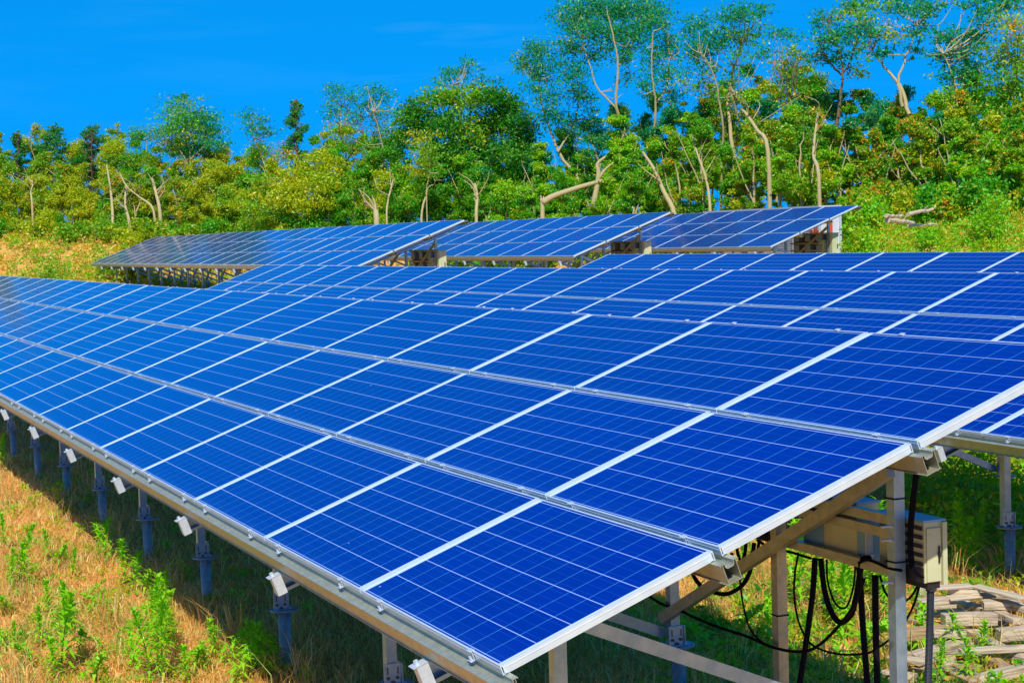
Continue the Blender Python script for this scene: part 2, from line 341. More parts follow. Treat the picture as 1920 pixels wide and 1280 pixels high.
FDX = 2.225
def make_array(x_left, x_right, y0, z0, frames, label, detail=2, seed=0, braces=None, group=None):
    """frames: list of x for the support frames"""
    rr = random.Random(seed)
    gz = z0-1.2
    root = empty('solar_array', (x_left, y0, gz), label, 'solar array', group)
    O = np.array([x_left, y0, gz]); Bp = np.array([0, 0, z0-gz])    # local origin of panel plane
    ncol = int(round((x_right-x_left+.018)/PP)); Lx = ncol*PP-.018
    loc = lambda x, v, n: sp(x, v, n)+Bp
    for r in range(3):
        for c in range(ncol):
            p = obj('solar_panel', ME_frame, root, loc(c*PP, rowv(r), 0))
            p.rotation_euler = (TILT+rr.gauss(0, .0010), rr.gauss(0, .0012), 0)
            obj('cell_glass', ME_glass, p)
            if detail >= 2:
                obj('connector_box', ME_jbox, p)
            if detail >= 1:
                for k in (.27, 1.36):
                    obj('panel_clamp', ME_cl, p, (k, 0, 0))
                    if r == 2: obj('panel_clamp', ME_clt, p, (k, PH, 0))
    vs = [-GAP/2, PH+GAP/2, 2*PH+1.5*GAP, 3*PH+2.5*GAP]
    for v in vs:
        b = MB(); purlin_mesh(b, -.075, Lx+.075, v)
        b.v = [tuple(np.array(p)+Bp) for p in b.v]
        obj('purlin', b.mesh('purlin', M_galv), root)
    YF, YR = .61, 2.38
    # shared frame meshes, local to the frame (x = 0), y/z relative to panel plane origin
    def zplane(y, n): v = (y+n*ST)/CT; return v*ST+n*CT
    raf = MB()
    v0, v1 = -.10, 3*PH+2*GAP+.02
    rf = lambda t, a, n: sp(a, t, n)
    for prof in ([(-.025, -.2325), (.025, -.2325), (.025, -.2295), (-.025, -.2295)], [(-.025, -.134), (.025, -.134), (.025, -.131), (-.025, -.131)], [(-.025, -.2295), (-.021, -.2295), (-.021, -.134), (-.025, -.134)],
                 [(.021, -.2295), (.025, -.2295), (.025, -.2150), (.021, -.2150)], [(.021, -.1485), (.025, -.1485), (.025, -.134), (.021, -.134)]):
        raf.prism(prof, rf, v0, v1)
    ME_raf = raf.mesh('rafter', M_post)
    cap = MB()
    for n0 in (-.238, -.1845): cap.prism([(-.029, n0), (.029, n0), (.029, n0+.0525), (-.029, n0+.0525)], rf, v0-.014, v0+.040)
    cap.prism([(-.031, -.130), (.031, -.130), (.031, -.127), (-.031, -.127)], rf, v0-.03, v0+.05)
    p0 = sp(0, v0, -.127); p1 = sp(0, v0, -.108); cap.cyl(p0, p1, .011, n=6)
    ME_cap = cap.mesh('end_cap', M_cap)
    def post_mesh(ztop, zbot):
        b = MB(); w = .030
        b.box(-w, w, -w, -w+.004, zbot, ztop); b.box(w-.004, w, -w+.004, w, zbot, ztop-.001); b.box(-w, -w+.004, -w+.004, w, zbot, ztop-.001); b.box(-w+.004, w-.004, w-.004, w, zbot, ztop-.001)
        return b.mesh('post', M_post)
    ZFL = -.815
    ME_pf = post_mesh(zplane(YF, -.225), ZFL+.006); ME_pr = post_mesh(zplane(YR, -.225), ZFL+.006)
    b = MB(); b.cyl((.0, 0, ZFL-.009), (.0, 0, ZFL), .098, n=20); ME_fl = b.mesh('flange', M_pile)
    b = MB(); b.cyl((0, 0, -1.45), (0, 0, ZFL-.009), .042, n=16); ME_pile = b.mesh('ground_pile', M_pile, True)
    b = MB()   # L bracket with slots (as proud dark strips) and bolts
    b.box(-.055, .055, .047, .052, ZFL, ZFL+.115); b.box(-.055, .055, .052, .075, ZFL+.0005, ZFL+.006)
    b.box(.036, .041, -.05, .046, ZFL+.0003, ZFL+.115); b.box(.041, .066, -.05, .046, ZFL+.0006, ZFL+.006)
    ME_br = b.mesh('bracket', M_post)
    b = MB()
    for y, z in ((-.028, .035), (.025, .035)): b.cyl((.041, y, ZFL+z), (.052, y, ZFL+z), .009, n=6)
    for y in (-.03, .03): b.box(.0412, .0416, y-.004, y+.004, ZFL+.055, ZFL+.095)
    b.cyl((.055, 0, ZFL+.006), (.055, 0, ZFL+.020), .010, n=6)
    ME_bb = b.mesh('bolt', M_fin)
    braceb = MB()
    for (ya, za, yb, zb) in ((.66, -.05, 2.33, -.755),):
        d = np.array([0, yb-ya, zb-za]); L_ = np.linalg.norm(d); d /= L_
        braceb.bar((-.052, ya, za), (-.052, yb, zb), .040, .062, up=(0, 0, 1))
    ME_brace = braceb.mesh('brace', M_post)
    for i, fx in enumerate(frames):
        x = fx-x_left
        P0 = np.array([x, 0, 0])+Bp
        ra = obj('rafter', ME_raf, root, P0); obj('end_cap', ME_cap, ra)
        for Y, me in ((YF, ME_pf), (YR, ME_pr)):
            zg = tz(fx, y0+Y)-z0
            po = obj('post', me, root, P0+np.array([-.0, Y-.012, 0]))
            obj('bracket', ME_br, po); obj('bolt', ME_bb, po)
            pi_ = obj('ground_pile', ME_pile, root, P0+np.array([.012, Y+.015, 0])); obj('flange', ME_fl, pi_)
        obj('brace', ME_brace, root, P0)
        if braces == 'all' or (braces and i in braces):
            if i+1 < len(frames):
                b = MB(); dx = frames[i+1]-fx
                b.bar((0.03, YR-.062, .47), (dx-.04, YR-.062, -.665), .045, .062, up=(0, 0, 1))
                obj('diagonal_brace', b.mesh('diagonal_brace', M_galv), root, P0)
    return root
def frames_from(x_first, n, step=-FDX): return [x_first+step*i for i in range(n)]
A1L = -24*PP+.018
make_array(A1L, 0, 0, 0, frames_from(-.78, 18), 'nearest solar array, long row of blue panels filling the foreground', 2, 1, braces=[0])
X2 = -34.394
make_array(X2, X2+20*PP-.018, 5.724, .069, frames_from(-4.86+FDX, 15), 'second solar array directly behind the nearest one, running out of the right edge', 1, 2, braces=[])
X3 = -27.712
make_array(X3, X3+10*PP-.018, 11.515, .12, frames_from(X3+10*PP-.8, 7), 'third solar array, only its top panels showing below the far arrays on the right', 1, 3, braces=[])
make_array(-34.718-22*PP+.018, -34.718, 11.009, 1.023, frames_from(-35.5, 16), 'far left solar array with its underframe showing and a pale cabinet at its right end', 1, 4, braces='all')
make_array(-34.525-13*PP+.018, -34.525, 16.767, 1.088, frames_from(-35.3, 9), 'middle one of the three far solar arrays, behind the far left one', 0, 5, braces='all')
make_array(-34.85-11*PP+.018, -34.85, 22.858, 1.147, frames_from(-35.6, 8), 'rearmost solar array on the right, standing in front of the white hut', 0, 6, braces='all')

# ------------------------------------------------------------------ inverter racks and cabinets
def rack(x1, y, z, label_r, label_c, near=False):
    """hangs between the last two rear posts; x1 = x of the end post, y of the posts, z = panel origin height"""
    L_ = 1.05 if near else 1.95
    r = empty('inverter_rack', (x1-.03, y, z), label_r, 'inverter rack', None)
    for zz in (.225, .160, -.02) if near else (.30, .02, -.18):
        b = MB(); b.box(-L_, -.002, -.022, .022, zz-.023, zz+.023); obj('rail', b.mesh('rail', M_galv), r)
    if near:
        b = MB(); b.box(-1.06, -1.0, -.03, .03, -1.3, .62); obj('support_post', b.mesh('support_post', M_galv), r)
        cells = [(-1.52, -1.12, -.03, .20, M_fin), (-.80, -.58, -.04, .27, M_boxb), (-.585+.01, -.335, -.02, .24, M_box)]
        # heat-sink inverter far left, box units
        b = MB(); b.box(-1.62, -1.13, .03, .12, -.06, .32); u = obj('inverter_case', b.mesh('inverter_case', M_fin), r)
        f = MB()
        for k in range(22): f.box(-1.61+k*.0215, -1.604+k*.0215, .018, .0298, -.05, .30)
        obj('cooling_fins', f.mesh('cooling_fins', M_dark), u)
        b = MB(); b.box(-.83, -.64, .028, .16, -.045, .245); obj('unit_box', b.mesh('unit_box', M_boxb), r)
        b = MB(); b.box(-.635, -.345, .026, .155, -.055, .250); obj('unit_box', b.mesh('unit_box', M_box), r)
        b = MB(); b.box(-.635, -.340, .024, .165, .2505, .262); obj('unit_lid', b.mesh('unit_lid', M_boxb), r)
        b = MB(); b.box(-.342, -.240, .027, .150, -.060, .165); obj('unit_box', b.mesh('unit_box', M_boxb), r)
        b = MB(); b.box(-.238, -.232, .0, .04, -.05, .17); b.cyl((-.235, .0, .02), (-.235, .045, .02), .008); obj('hinge', b.mesh('hinge', M_cap), r)
        for zz in (.205, .14, -.06):
            b = MB(); b.cyl((.035, -.10, zz), (.035, .02, zz), .006, n=8); b.cyl((.035, -.045, zz), (.035, -.03, zz), .014, n=6); obj('bolt', b.mesh('bolt', M_cap), r)
        c = empty('junction_cabinet', (x1-.20, y+.036, z), label_c, 'cabinet')
        b = MB(); b.box(0, .35, 0, .115, -.050, .232); obj('cabinet_body', b.mesh('cabinet_body', M_box), c)
        b = MB(); b.box(-.03, .356, -.008, .120, .2325, .243); obj('lid', b.mesh('lid', M_boxb), c)
        b = MB(); b.box(.3505, .359, .010, .088, -.045, .205); obj('door', b.mesh('door', M_box), c)
        b = MB(); b.box(.3505, .368, .094, .118, -.065, .230); obj('door', b.mesh('side_flange', M_box), c)
        b = MB(); b.box(.3595, .366, .072, .079, .04, .12); b.box(.3595, .372, .069, .082, .07, .09); obj('latch', b.mesh('latch', M_dark), c)
        s = MB()
        for k in range(5): s.box(.19, .34, -.006, -.0005, .195-k*.042, .213-k*.042)
        obj('vent', s.mesh('vent', M_void), c)
        b = MB(); b.box(.18, .345, -.0055, -.0005, -.05, .02); obj('plate', b.mesh('plate', M_dark), c)
        b = MB(); b.box(.14, .345, .02, .09, -.082, -.0505); obj('gland_block', b.mesh('gland_block', M_dark), c)
    else:
        b = MB(); b.box(-L_+.1, -.12, .04, .10, -.30, .32); obj('inverter_case', b.mesh('inverter_case', M_fin), r)
        for rz in (-.22, .08):
            for k in range(3):
                b = MB(); x = -L_+.28+k*.58; b.box(x, x+.26, -.06, .0395, rz, rz+.20); obj('unit_box', b.mesh('unit_box', M_post), r)
        b = MB(); b.box(-.40, -.14, -.05, .0395, -.28, .12); obj('unit_box', b.mesh('unit_box', M_box), r)
        for k, xx in enumerate((-1.5, -1.1, -.6, -.2)):
            b = MB(); b.tube(spline([(xx, 0, -.30), (xx+.03, .02, -.6), (xx-.05, .0, -1.3)]), .022, 6); obj('conduit', b.mesh('conduit', M_cable), r)
        c = empty('junction_cabinet', (x1+.06, y-.02, z), label_c, 'cabinet')
        b = MB(); b.box(0, .14, .0, .21, -.45, .30); obj('cabinet_body', b.mesh('cabinet_body', M_box), c)
        b = MB(); b.box(-.01, .155, -.012, .222, .3005, .315); obj('lid', b.mesh('lid', M_boxb), c)
        b = MB(); b.box(.1405, .152, .02, .19, -.43, .28); obj('door', b.mesh('door', M_box), c)
        b = MB(); b.box(.1525, .165, .15, .17, -.12, .0); obj('latch', b.mesh('latch', M_dark), c)
        b = MB(); b.cyl((.07, .1, -.45), (.07, .1, -1.35), .03); obj('conduit', b.mesh('conduit', M_cable), c)
rack(-.78, 2.38, 0, 'row of electrical units on rails behind the nearest end post', 'beige junction cabinet beside the nearest end post, its lower corner sunlit', True)
rack(-35.5, 13.39, 1.023, 'dark inverter bank under the right end of the far left array', 'pale yellow cabinet lit by the sun at the end of the far left array')
rack(-35.3, 19.147, 1.088, 'dark inverter bank under the right end of the middle far array', 'shaded greenish cabinet at the end of the middle far array')
rack(-35.6, 25.24, 1.147, 'dark inverter bank in front of the white hut siding', 'grey cabinet in front of the white hut corner post')

# cables and conduits (pixel -> the vertical plane they hang in)
def cable(name, pts, Y, r, label, cat='cable', m_=None, n=8, jit=0.):
    P = [at_y(x, y, Y+jit*math.sin(i*1.7)) for i, (x, y) in enumerate(pts)]
    P = spline(P, 7); b0 = P[-1].copy()
    me = MB().tube([p-b0 for p in P], r, n).mesh(name, m_ or M_cable, True)
    return tag(obj(name, me, None, b0), label, cat)
cable('hanging_conduit', [(1528, 1046), (1524, 1110), (1512, 1200), (1497, 1300), (1487, 1400)], 2.40, .0155, 'thick black conduit slanting down, leftmost under the rack', 'conduit')
cable('looped_conduit', [(1539, 1046), (1545, 1100), (1557, 1143), (1575, 1166), (1595, 1152), (1606, 1115), (1613, 1070), (1618, 1049), (1630, 1046)], 2.37, .0150, 'thick black conduit hanging in a deep U below the rail', 'conduit')
cable('hanging_conduit', [(1611, 1060), (1614, 1110), (1619, 1190), (1627, 1290), (1633, 1400)], 2.43, .0160, 'thick black conduit falling straight from the rail, left of the twin pair', 'conduit')
cable('hanging_conduit', [(1641, 1078), (1642, 1180), (1645, 1280), (1648, 1410)], 2.40, .0165, 'straight black conduit nearest to the silver end post', 'conduit')
cable('black_cable', [(1497, 1036), (1490, 1080), (1490, 1125), (1500, 1172), (1523, 1208), (1570, 1225), (1624, 1224), (1652, 1210), (1685, 1182), (1709, 1143), (1722, 1105), (1724, 1085)], 2.47, .0058, 'thin black cable sagging in a wide loop behind the silver end post')
cable('black_cable', [(1210, 1112), (1240, 1131), (1270, 1141), (1300, 1156), (1350, 1176), (1400, 1192), (1450, 1213), (1500, 1221), (1535, 1209), (1575, 1170), (1603, 1130), (1620, 1085)], 2.31, .0085, 'long black cable drooping from under the panels across to the rack')
cable('black_cable', [(1387, 1086), (1393, 1130), (1405, 1175), (1425, 1200), (1452, 1214)], 2.30, .0052, 'short thin cable dropping from the rail end to the long cable')
cable('looped_conduit', [(1296, 1060), (1302, 1082), (1323, 1104), (1359, 1113), (1388, 1100), (1405, 1074), (1411, 1040), (1414, 1018)], 2.45, .0125, 'round black conduit loop below the middle purlin end', 'conduit')
cable('black_cable', [(1399, 1012), (1396, 1040), (1386, 1062), (1374, 1066), (1372, 1036)], 2.43, .0105, 'short black cable curl just right of the middle purlin end')
cable('black_cable', [(1610, 1055), (1625, 1049), (1645, 1055), (1665, 1064), (1690, 1069)], 2.34, .0075, 'black cable lying along the lower rail towards the end post')
for k, (dx, lb) in enumerate(((0, 'left one of the three black cables strapped down the silver end post'), (4, 'middle one of the three black cables strapped down the silver end post'), (8, 'right one of the three black cables strapped down the silver end post'))):
    cable('black_cable', [(1714+dx, 888), (1708+dx, 940), (1703+dx, 1000), (1705+dx, 1050), (1714+dx, 1072), (1728+dx*.5, 1082)], 2.335, .0048, lb)
def ribbed(label):
    P = spline([at_y(1745, 1103, 2.47), at_y(1743, 1190, 2.47), at_y(1740, 1290, 2.47), at_y(1738, 1420, 2.47)], 40); n = 4
    Q = []; rad = []
    for i in range(len(P)-1):
        for k in range(2): Q.append(P[i]+(P[i+1]-P[i])*k/2); rad.append(.0185 if k == 0 else .0158)
    b0 = Q[-1].copy(); root = empty('ribbed_conduit', b0, label, 'conduit')
    obj('conduit_hose', MB().tube([p-b0 for p in Q], rad, 12).mesh('conduit_hose', M_cond), root)
    p = at_y(1745, 1103, 2.47)-b0
    obj('connector', MB().tube([p+np.array([0, 0, -.01]), p+np.array([0, 0, .015]), p+np.array([0, 0, .016]), p+np.array([0, 0, .05])], [.024, .024, .019, .017], 8).mesh('connector', M_cond), root)
ribbed('ribbed dark conduit running down from the beige cabinet into the weeds')
cable('black_cable', [(1380, 1000), (1384, 1040), (1400, 1066), (1416, 1050), (1424, 1012)], 2.48, .0095, 'inner black cable loop hanging behind the middle purlin end')
cable('black_cable', [(1550, 1048), (1552, 1090), (1566, 1130), (1586, 1138), (1600, 1100), (1604, 1056)], 2.50, .0055, 'thin cable loop inside the deep U of thick conduit')
cable('black_cable', [(1650, 1078), (1660, 1110), (1682, 1130), (1706, 1120), (1724, 1092)], 2.52, .0060, 'short thin cable sagging from the lower rail to the beige cabinet')
cable('black_cable', [(1420, 1012), (1450, 1030), (1480, 1034), (1520, 1046)], 2.44, .0080, 'black cable running along the rack behind the diagonal brace')
# cable ties round the posts
ties = [(-.78, 2.368, .335, 'upper black tie round the silver end post'), (-.78, 2.368, .035, 'lower black tie round the silver end post'),
        (-1.84, 2.38, -.035, 'black tie high on the brown rack post'), (-1.84, 2.38, -.42, 'black tie low on the brown rack post'), (-3.005, 2.368, -.29, 'black tie round the second rear post')]
for x, y, z, lb in ties:
    b = MB(); w = .033
    b.box(-w, w, -w-.003, -w, -.003, .003); b.box(-w, w, w, w+.003, -.003, .003); b.box(w, w+.003, -w-.003, w+.003, -.0031, .0031); b.box(-w-.003, -w, -w-.003, w+.003, -.0031, .0031)
    b.bar((w, -w, 0), (w+.012, -w-.03, .012), .002, .003)
    tag(obj('cable_tie', b.mesh('cable_tie', M_cable), None, (x, y, z)), lb, 'cable tie')

# ------------------------------------------------------------------ timber pile
pile = [
 (1655, 1262, 1712, 1272, .02, .060, .09, 0, 'pale beam end poking out left of the ribbed conduit base'),
 (1752, 1186, 1812, 1190, .14, .060, .09, 0, 'grey beam stub leaning over the dark hollow'),
 (1905, 1136, 1960, 1150, .22, .050, .09, 0, 'plank end at the right edge behind the squared beam'),
 (1716, 1262, 1790, 1240, .00, .055, .09, 1, 'brown beam lying low in front of the heavy beam'),
 (1860, 1262, 1950, 1278, -.01, .060, .10, 1, 'brown beam under the frontmost pale beam'),
 (1735, 1118, 1775, 1128, .16, .050, .08, 1, 'short brown offcut behind the stout beam end'),
 (1880, 1222, 1950, 1232, .07, .055, .10, 0, 'weathered beam under the pale batten at the right edge'),
 # (px0,py0,px1,py1, height above ground, thickness, width, mat, label)
 (1751, 1101, 1829, 1099, .34, .022, .10, 0, 'thin weathered plank lying on top at the back of the pile'),
 (1827, 1098, 1935, 1116, .33, .022, .09, 0, 'long thin plank slanting down to the right at the top back of the pile'),
 (1777, 1110, 1837, 1110, .27, .055, .09, 0, 'short squared block under the top plank'),
 (1722, 1133, 1792, 1130, .20, .085, .10, 0, 'stout beam end just right of the ribbed conduit'),
 (1776, 1121, 1912, 1118, .27, .020, .10, 0, 'cracked board laid along the middle of the pile top'),
 (1842, 1133, 1913, 1130, .22, .060, .10, 0, 'squared beam at the right under the cracked board'),
 (1768, 1161, 1868, 1157, .17, .085, .10, 0, 'thick pale beam across the centre of the pile'),
 (1850, 1139, 1935, 1162, .17, .045, .08, 0, 'plank running down to the right edge beside the thick pale beam'),
 (1790, 1126, 1850, 1146, .15, .045, .08, 0, 'slanting plank between the stout beam and the squared beam'),
 (1690, 1188, 1788, 1184, .10, .085, .10, 1, 'brown beam crossing behind the silver end post'),
 (1808, 1176, 1905, 1208, .10, .050, .09, 0, 'long plank slanting through the middle of the pile'),
 (1872, 1190, 1950, 1187, .12, .085, .10, 0, 'beam end with a dark cut face at the right edge'),
 (1712, 1236, 1832, 1212, .06, .085, .10, 0, 'heavy beam in front of the long slanting plank'),
 (1800, 1221, 1950, 1211, .13, .035, .07, 0, 'pale batten laid across towards the right edge'),
 (1845, 1228, 1900, 1250, .05, .050, .09, 1, 'brown plank poking out under the pale batten'),
 (1824, 1276, 1950, 1244, .03, .070, .10, 0, 'frontmost pale beam at the bottom right corner'),
 (1660, 1205, 1712, 1238, .04, .050, .07, 1, 'short brown batten left of the silver end post'),
 (1775, 1204, 1830, 1202, .04, .050, .09, 1, 'small brown offcut in the dark hollow of the pile'),
 (1700, 1160, 1765, 1172, .09, .030, .06, 1, 'thin brown batten behind the ribbed conduit'),
 (1770, 1245, 1840, 1256, .00, .060, .10, 1, 'brown beam half sunk in the earth at the front of the pile'),
 (1880, 1160, 1925, 1205, .05, .040, .08, 1, 'brown cross plank deep in the right of the pile'),
]
_rr = random.Random(5)
_w = ['half-buried thin plank', 'short grey plank', 'narrow batten', 'flat split board', 'old brown board', 'weathered short board', 'grey slat', 'broken board', 'splintered slat', 'brown slat', 'pale slat', 'crooked batten', 'cracked short plank', 'dark short batten']
_p = ['lowest at the back left of the pile', 'deep at the back right of the pile', 'under the thick pale beam', 'in the hollow at the centre of the pile', 'at the front left of the pile', 'at the far right edge of the pile', 'between the ribbed conduit and the heavy beam', 'behind the squared beam', 'crossing under the long slanting plank', 'low in front of the brown beam', 'next to the stout beam end', 'under the cracked board', 'near the frontmost pale beam', 'just behind the silver end post']
_c = [(1745,1115),(1890,1125),(1810,1180),(1795,1205),(1705,1235),(1905,1175),(1760,1215),(1870,1115),(1850,1215),(1800,1262),(1790,1150),(1835,1140),(1880,1268),(1690,1165)]
for _k in range(14):
    _x, _y = _c[_k]; _a = _rr.uniform(-.5, .5)+(1.2 if _k % 3 == 0 else 0); _l = _rr.uniform(34, 62)
    pile.append((_x-_l*math.cos(_a), _y-_l*.45*math.sin(_a), _x+_l*math.cos(_a), _y+_l*.45*math.sin(_a), _rr.uniform(.0, .16), _rr.uniform(.02, .04), _rr.uniform(.06, .10), _k % 2, _w[_k]+' '+_p[_k]))
for i, (x0, y0, x1, y1, h, th, w, mm, lb) in enumerate(pile):
    zc = -1.19+h*.95+th*.5; th *= .86; a = at_z(x0, y0, zc); c = at_z(x1, y1, zc); d = c-a; L_ = float(np.linalg.norm(d))
    if th < .04 or i in (4, 7, 10): dz = 0
    b = MB(); nseg = 5; rr = random.Random(i)
    rows = []
    for k in range(nseg+1):
        t = k/nseg; off = rr.gauss(0, .003)
        rows.append([(t*L_, s*w/2*(1+rr.gauss(0, .03))+off, q*th/2*(1+rr.gauss(0, .05))) for s, q in ((-1, -1), (1, -1), (1, 1), (-1, 1))])
    vs = [p for r_ in rows for p in r_]; fs = [(k*4+j, k*4+(j+1) % 4, (k+1)*4+(j+1) % 4, (k+1)*4+j) for k in range(nseg) for j in range(4)]
    fs += [(3, 2, 1, 0), (nseg*4, nseg*4+1, nseg*4+2, nseg*4+3)]
    b.add(vs, fs); me = b.mesh('timber_plank', (M_timber, M_timber2)[mm])
    o = obj('timber_plank', me, None, a); o.rotation_euler = (rr.gauss(0, .07), rr.gauss(0, .035), math.atan2(d[1], d[0])+rr.gauss(0, .16))
    bv = o.modifiers.new('bevel', 'BEVEL'); bv.width = .004; bv.segments = 2
    tag(o, lb, 'plank', 'weathered timbers in the pile')

# ------------------------------------------------------------------ white hut behind the rearmost array
hy = 27.6
hl, hr = at_y(1322, 394, hy)[0], at_y(1537, 430, hy)[0]; zg = -.2; ztop = 2.26
hut = empty('hut', ((hl+hr)/2, hy+.4, zg), 'low white metal hut with ribbed siding behind the rearmost array', 'hut')
hx = (hr-hl)/2
b = MB(); b.box(-hx, hx, -.36, .36, 0, ztop-zg-.06)
k = .3
while k < ztop-zg-.1: b.box(-hx, hx-.5, -.378, -.36, k, k+.03); k += .075
obj('siding', b.mesh('siding', M_hut), hut)
b = MB(); b.box(-hx-.06, hx+.04, -.44, .40, ztop-zg-.058, ztop-zg+.03); obj('roof', b.mesh('roof', M_roof), hut)
for x in (hx-.42, hx-.05, hx-1.5):
    b = MB(); b.box(x-.05, x+.05, -.43, -.38, 0, ztop-zg-.1); obj('corner_post', b.mesh('corner_post', M_cap), hut)
for x in (hx-.24, hx-1.25):
    b = MB(); b.box(x-.035, x+.035, -.42, -.381, .2, ztop-zg-.15); obj('red_strut', b.mesh('red_strut', M_red), hut)
b = MB(); b.box(hx+.0005, hx+.03, -.05, .05, 0, 2.1); obj('red_strut', b.mesh('red_strut', M_red), hut)
b = MB(); b.box(hx+.0005, hx+.05, .30, .37, 0, 2.2); obj('corner_post', b.mesh('corner_post', M_cap), hut)
for x in (hx-.05, hx-.35):
    for z in (.35, 1.0, 1.65, 2.1): b = MB(); b.box(x-.07, x+.07, -.47, -.432, z, z+.09); obj('red_clamp', b.mesh('red_clamp', M_red), hut)

# ------------------------------------------------------------------ foliage machinery (numpy)
def mesh_np(name, V, F4, mt, cols):
    """V (n,k,3) polys of k verts each; cols (n,3)"""
    n, k, _ = V.shape; me = bpy.data.meshes.new(name); me.vertices.add(n*k); me.vertices.foreach_set('co', V.astype(np.float32).ravel())
    me.loops.add(n*k); me.loops.foreach_set('vertex_index', np.arange(n*k, dtype=np.int32)); me.polygons.add(n)
    me.polygons.foreach_set('loop_start', np.arange(0, n*k, k, dtype=np.int32)); me.update(calc_edges=True)
    at = me.attributes.new('col', 'FLOAT_COLOR', 'POINT'); c = np.ones((n, k, 4), np.float32); c[:, :, :3] = cols[:, None, :]
    at.data.foreach_set('color', c.ravel()); me.materials.append(mt); return me
PAL = {  # linear leaf colours: (main, variant, accent, accent share)
 'dg': ((.010, .20, .005), (.06, .38, .004), (.26, .46, .006), .14),
 'g':  ((.04, .38, .006), (.14, .52, .004), (.46, .50, .006), .14),
 'bg': ((.16, .60, .003), (.34, .70, .004), (.62, .58, .006), .16),
 'bt': ((.005, .30, .13), (.03, .42, .08), (.32, .46, .04), .07),
 'pi': ((.008, .24, .06), (.06, .38, .02), (.24, .36, .01), .15),
 'ol': ((.14, .44, .006), (.26, .54, .006), (.74, .56, .008), .10),
 'y':  ((.50, .58, .002), (.36, .58, .003), (.76, .60, .006), .20),
 'gd': ((.84, .52, .06), (.66, .48, .04), (.92, .70, .14), .3),
 'or': ((.16, .46, .006), (.34, .54, .006), (.90, .44, .02), .20),
}
def leaves(centres, size, pal, r, aspect=.45, clump=None):
    n = len(centres)
    a = r.normal(size=(n, 3)); a /= np.linalg.norm(a, axis=1, keepdims=True)
    t = r.normal(size=(n, 3)); bb = np.cross(a, t); bb /= np.linalg.norm(bb, axis=1, keepdims=True)
    L = size*(.6+.8*r.random((n, 1)))
    V = np.stack([centres-a*L*.5, centres+bb*L*aspect*.5, centres+a*L*.5, centres-bb*L*aspect*.5], 1)
    m_, v_, ac, sh = PAL[pal]; k = r.random((n, 1))
    c = np.array(m_)*(1-k)+np.array(v_)*k
    if clump is None: clump = r.random(n)
    isa = (r.random(n) < .35*sh) | ((clump < sh) & (r.random(n) < .75)); c[isa] = np.array(ac)*(.8+.4*r.random((isa.sum(), 1)))
    return V, c*(.8+.4*r.random((n, 1)))
def blob_pts(c, rad, n, r, hollow=.12):
    """leaf positions gathered in small sprays spread through an ellipsoid"""
    ns = max(8, n//15); d = r.normal(size=(ns, 3)); d /= np.linalg.norm(d, axis=1, keepdims=True)
    q = hollow+(1-hollow)*r.random((ns, 1))**.6*(.65+.75*r.random((ns, 1))); sc = d*q
    j = r.integers(0, ns, n); cl = r.random(ns)
    spread = np.array([.25, .25, .17])*(.6+.8*r.random((ns, 1)))[j]
    P = sc[j]+r.normal(size=(n, 3))*spread
    return c+P*rad, cl[j]

def tree(base, trunks, crowns, name, label, cat, group, seed, leaf=.11, bark=None, twigs=True, dens=1.):
    """base: world point; trunks: [[(px,py,r)...], D]; crowns: [(centre, (rx,ry,rz), pal, n)]"""
    r = np.random.default_rng(seed); root = empty(name, base, label, cat, group); b0 = np.array(base)
    b = MB(); ends = []
    for pts, rad in trunks:
        P = spline(pts, 5); k = len(P); wob = r.normal(size=(k, 3))*.016
        P = [p+w_*(0 < i) for i, (p, w_) in enumerate(zip(P, wob))]
        rr = np.linspace(rad[0]*.72, rad[1]*.55, k); b.tube([p-b0 for p in P], list(rr), 6, cap=False); ends.append(P)
    if twigs and ends:
        allp = np.array([p for P in ends for p in P[len(P)//4:]])
        for (c, rad, pal, n) in crowns:
            for _ in range(4):
                tgt = np.array(c)+r.normal(size=3)*np.array(rad)*.45
                dd = np.linalg.norm(allp-tgt, axis=1)+.8*np.maximum(0, allp[:, 2]-tgt[2]); s = allp[np.argmin(dd)]
                mid = (s+tgt)/2+np.array([0, 0, -.12])*np.linalg.norm(tgt-s)+r.normal(size=3)*.1
                b.tube([p-b0 for p in spline([s, mid, tgt], 3)], list(np.linspace(.026, .008, 7)), 4, cap=False)
    if b.v: obj('trunk', b.mesh('trunk', bark or M_bark, True), root)
    Vs, Cs = [], []
    for (c, rad, pal, n) in crowns:
        P, cl_ = blob_pts(np.array(c), np.array(rad), int(n*dens), r); V, cc = leaves(P, leaf, pal, r, clump=cl_); Vs.append(V); Cs.append(cc)
    if Vs:
        V = np.concatenate(Vs)-b0; obj('crown', mesh_np('crown', V, None, M_leaf, np.concatenate(Cs)), root)
    return root
def Dt(px): return np.interp(px, [0, 700, 1200, 1700, 1950], [101, 88, 78, 64, 60])
GT = 'trees of the wood behind the arrays'
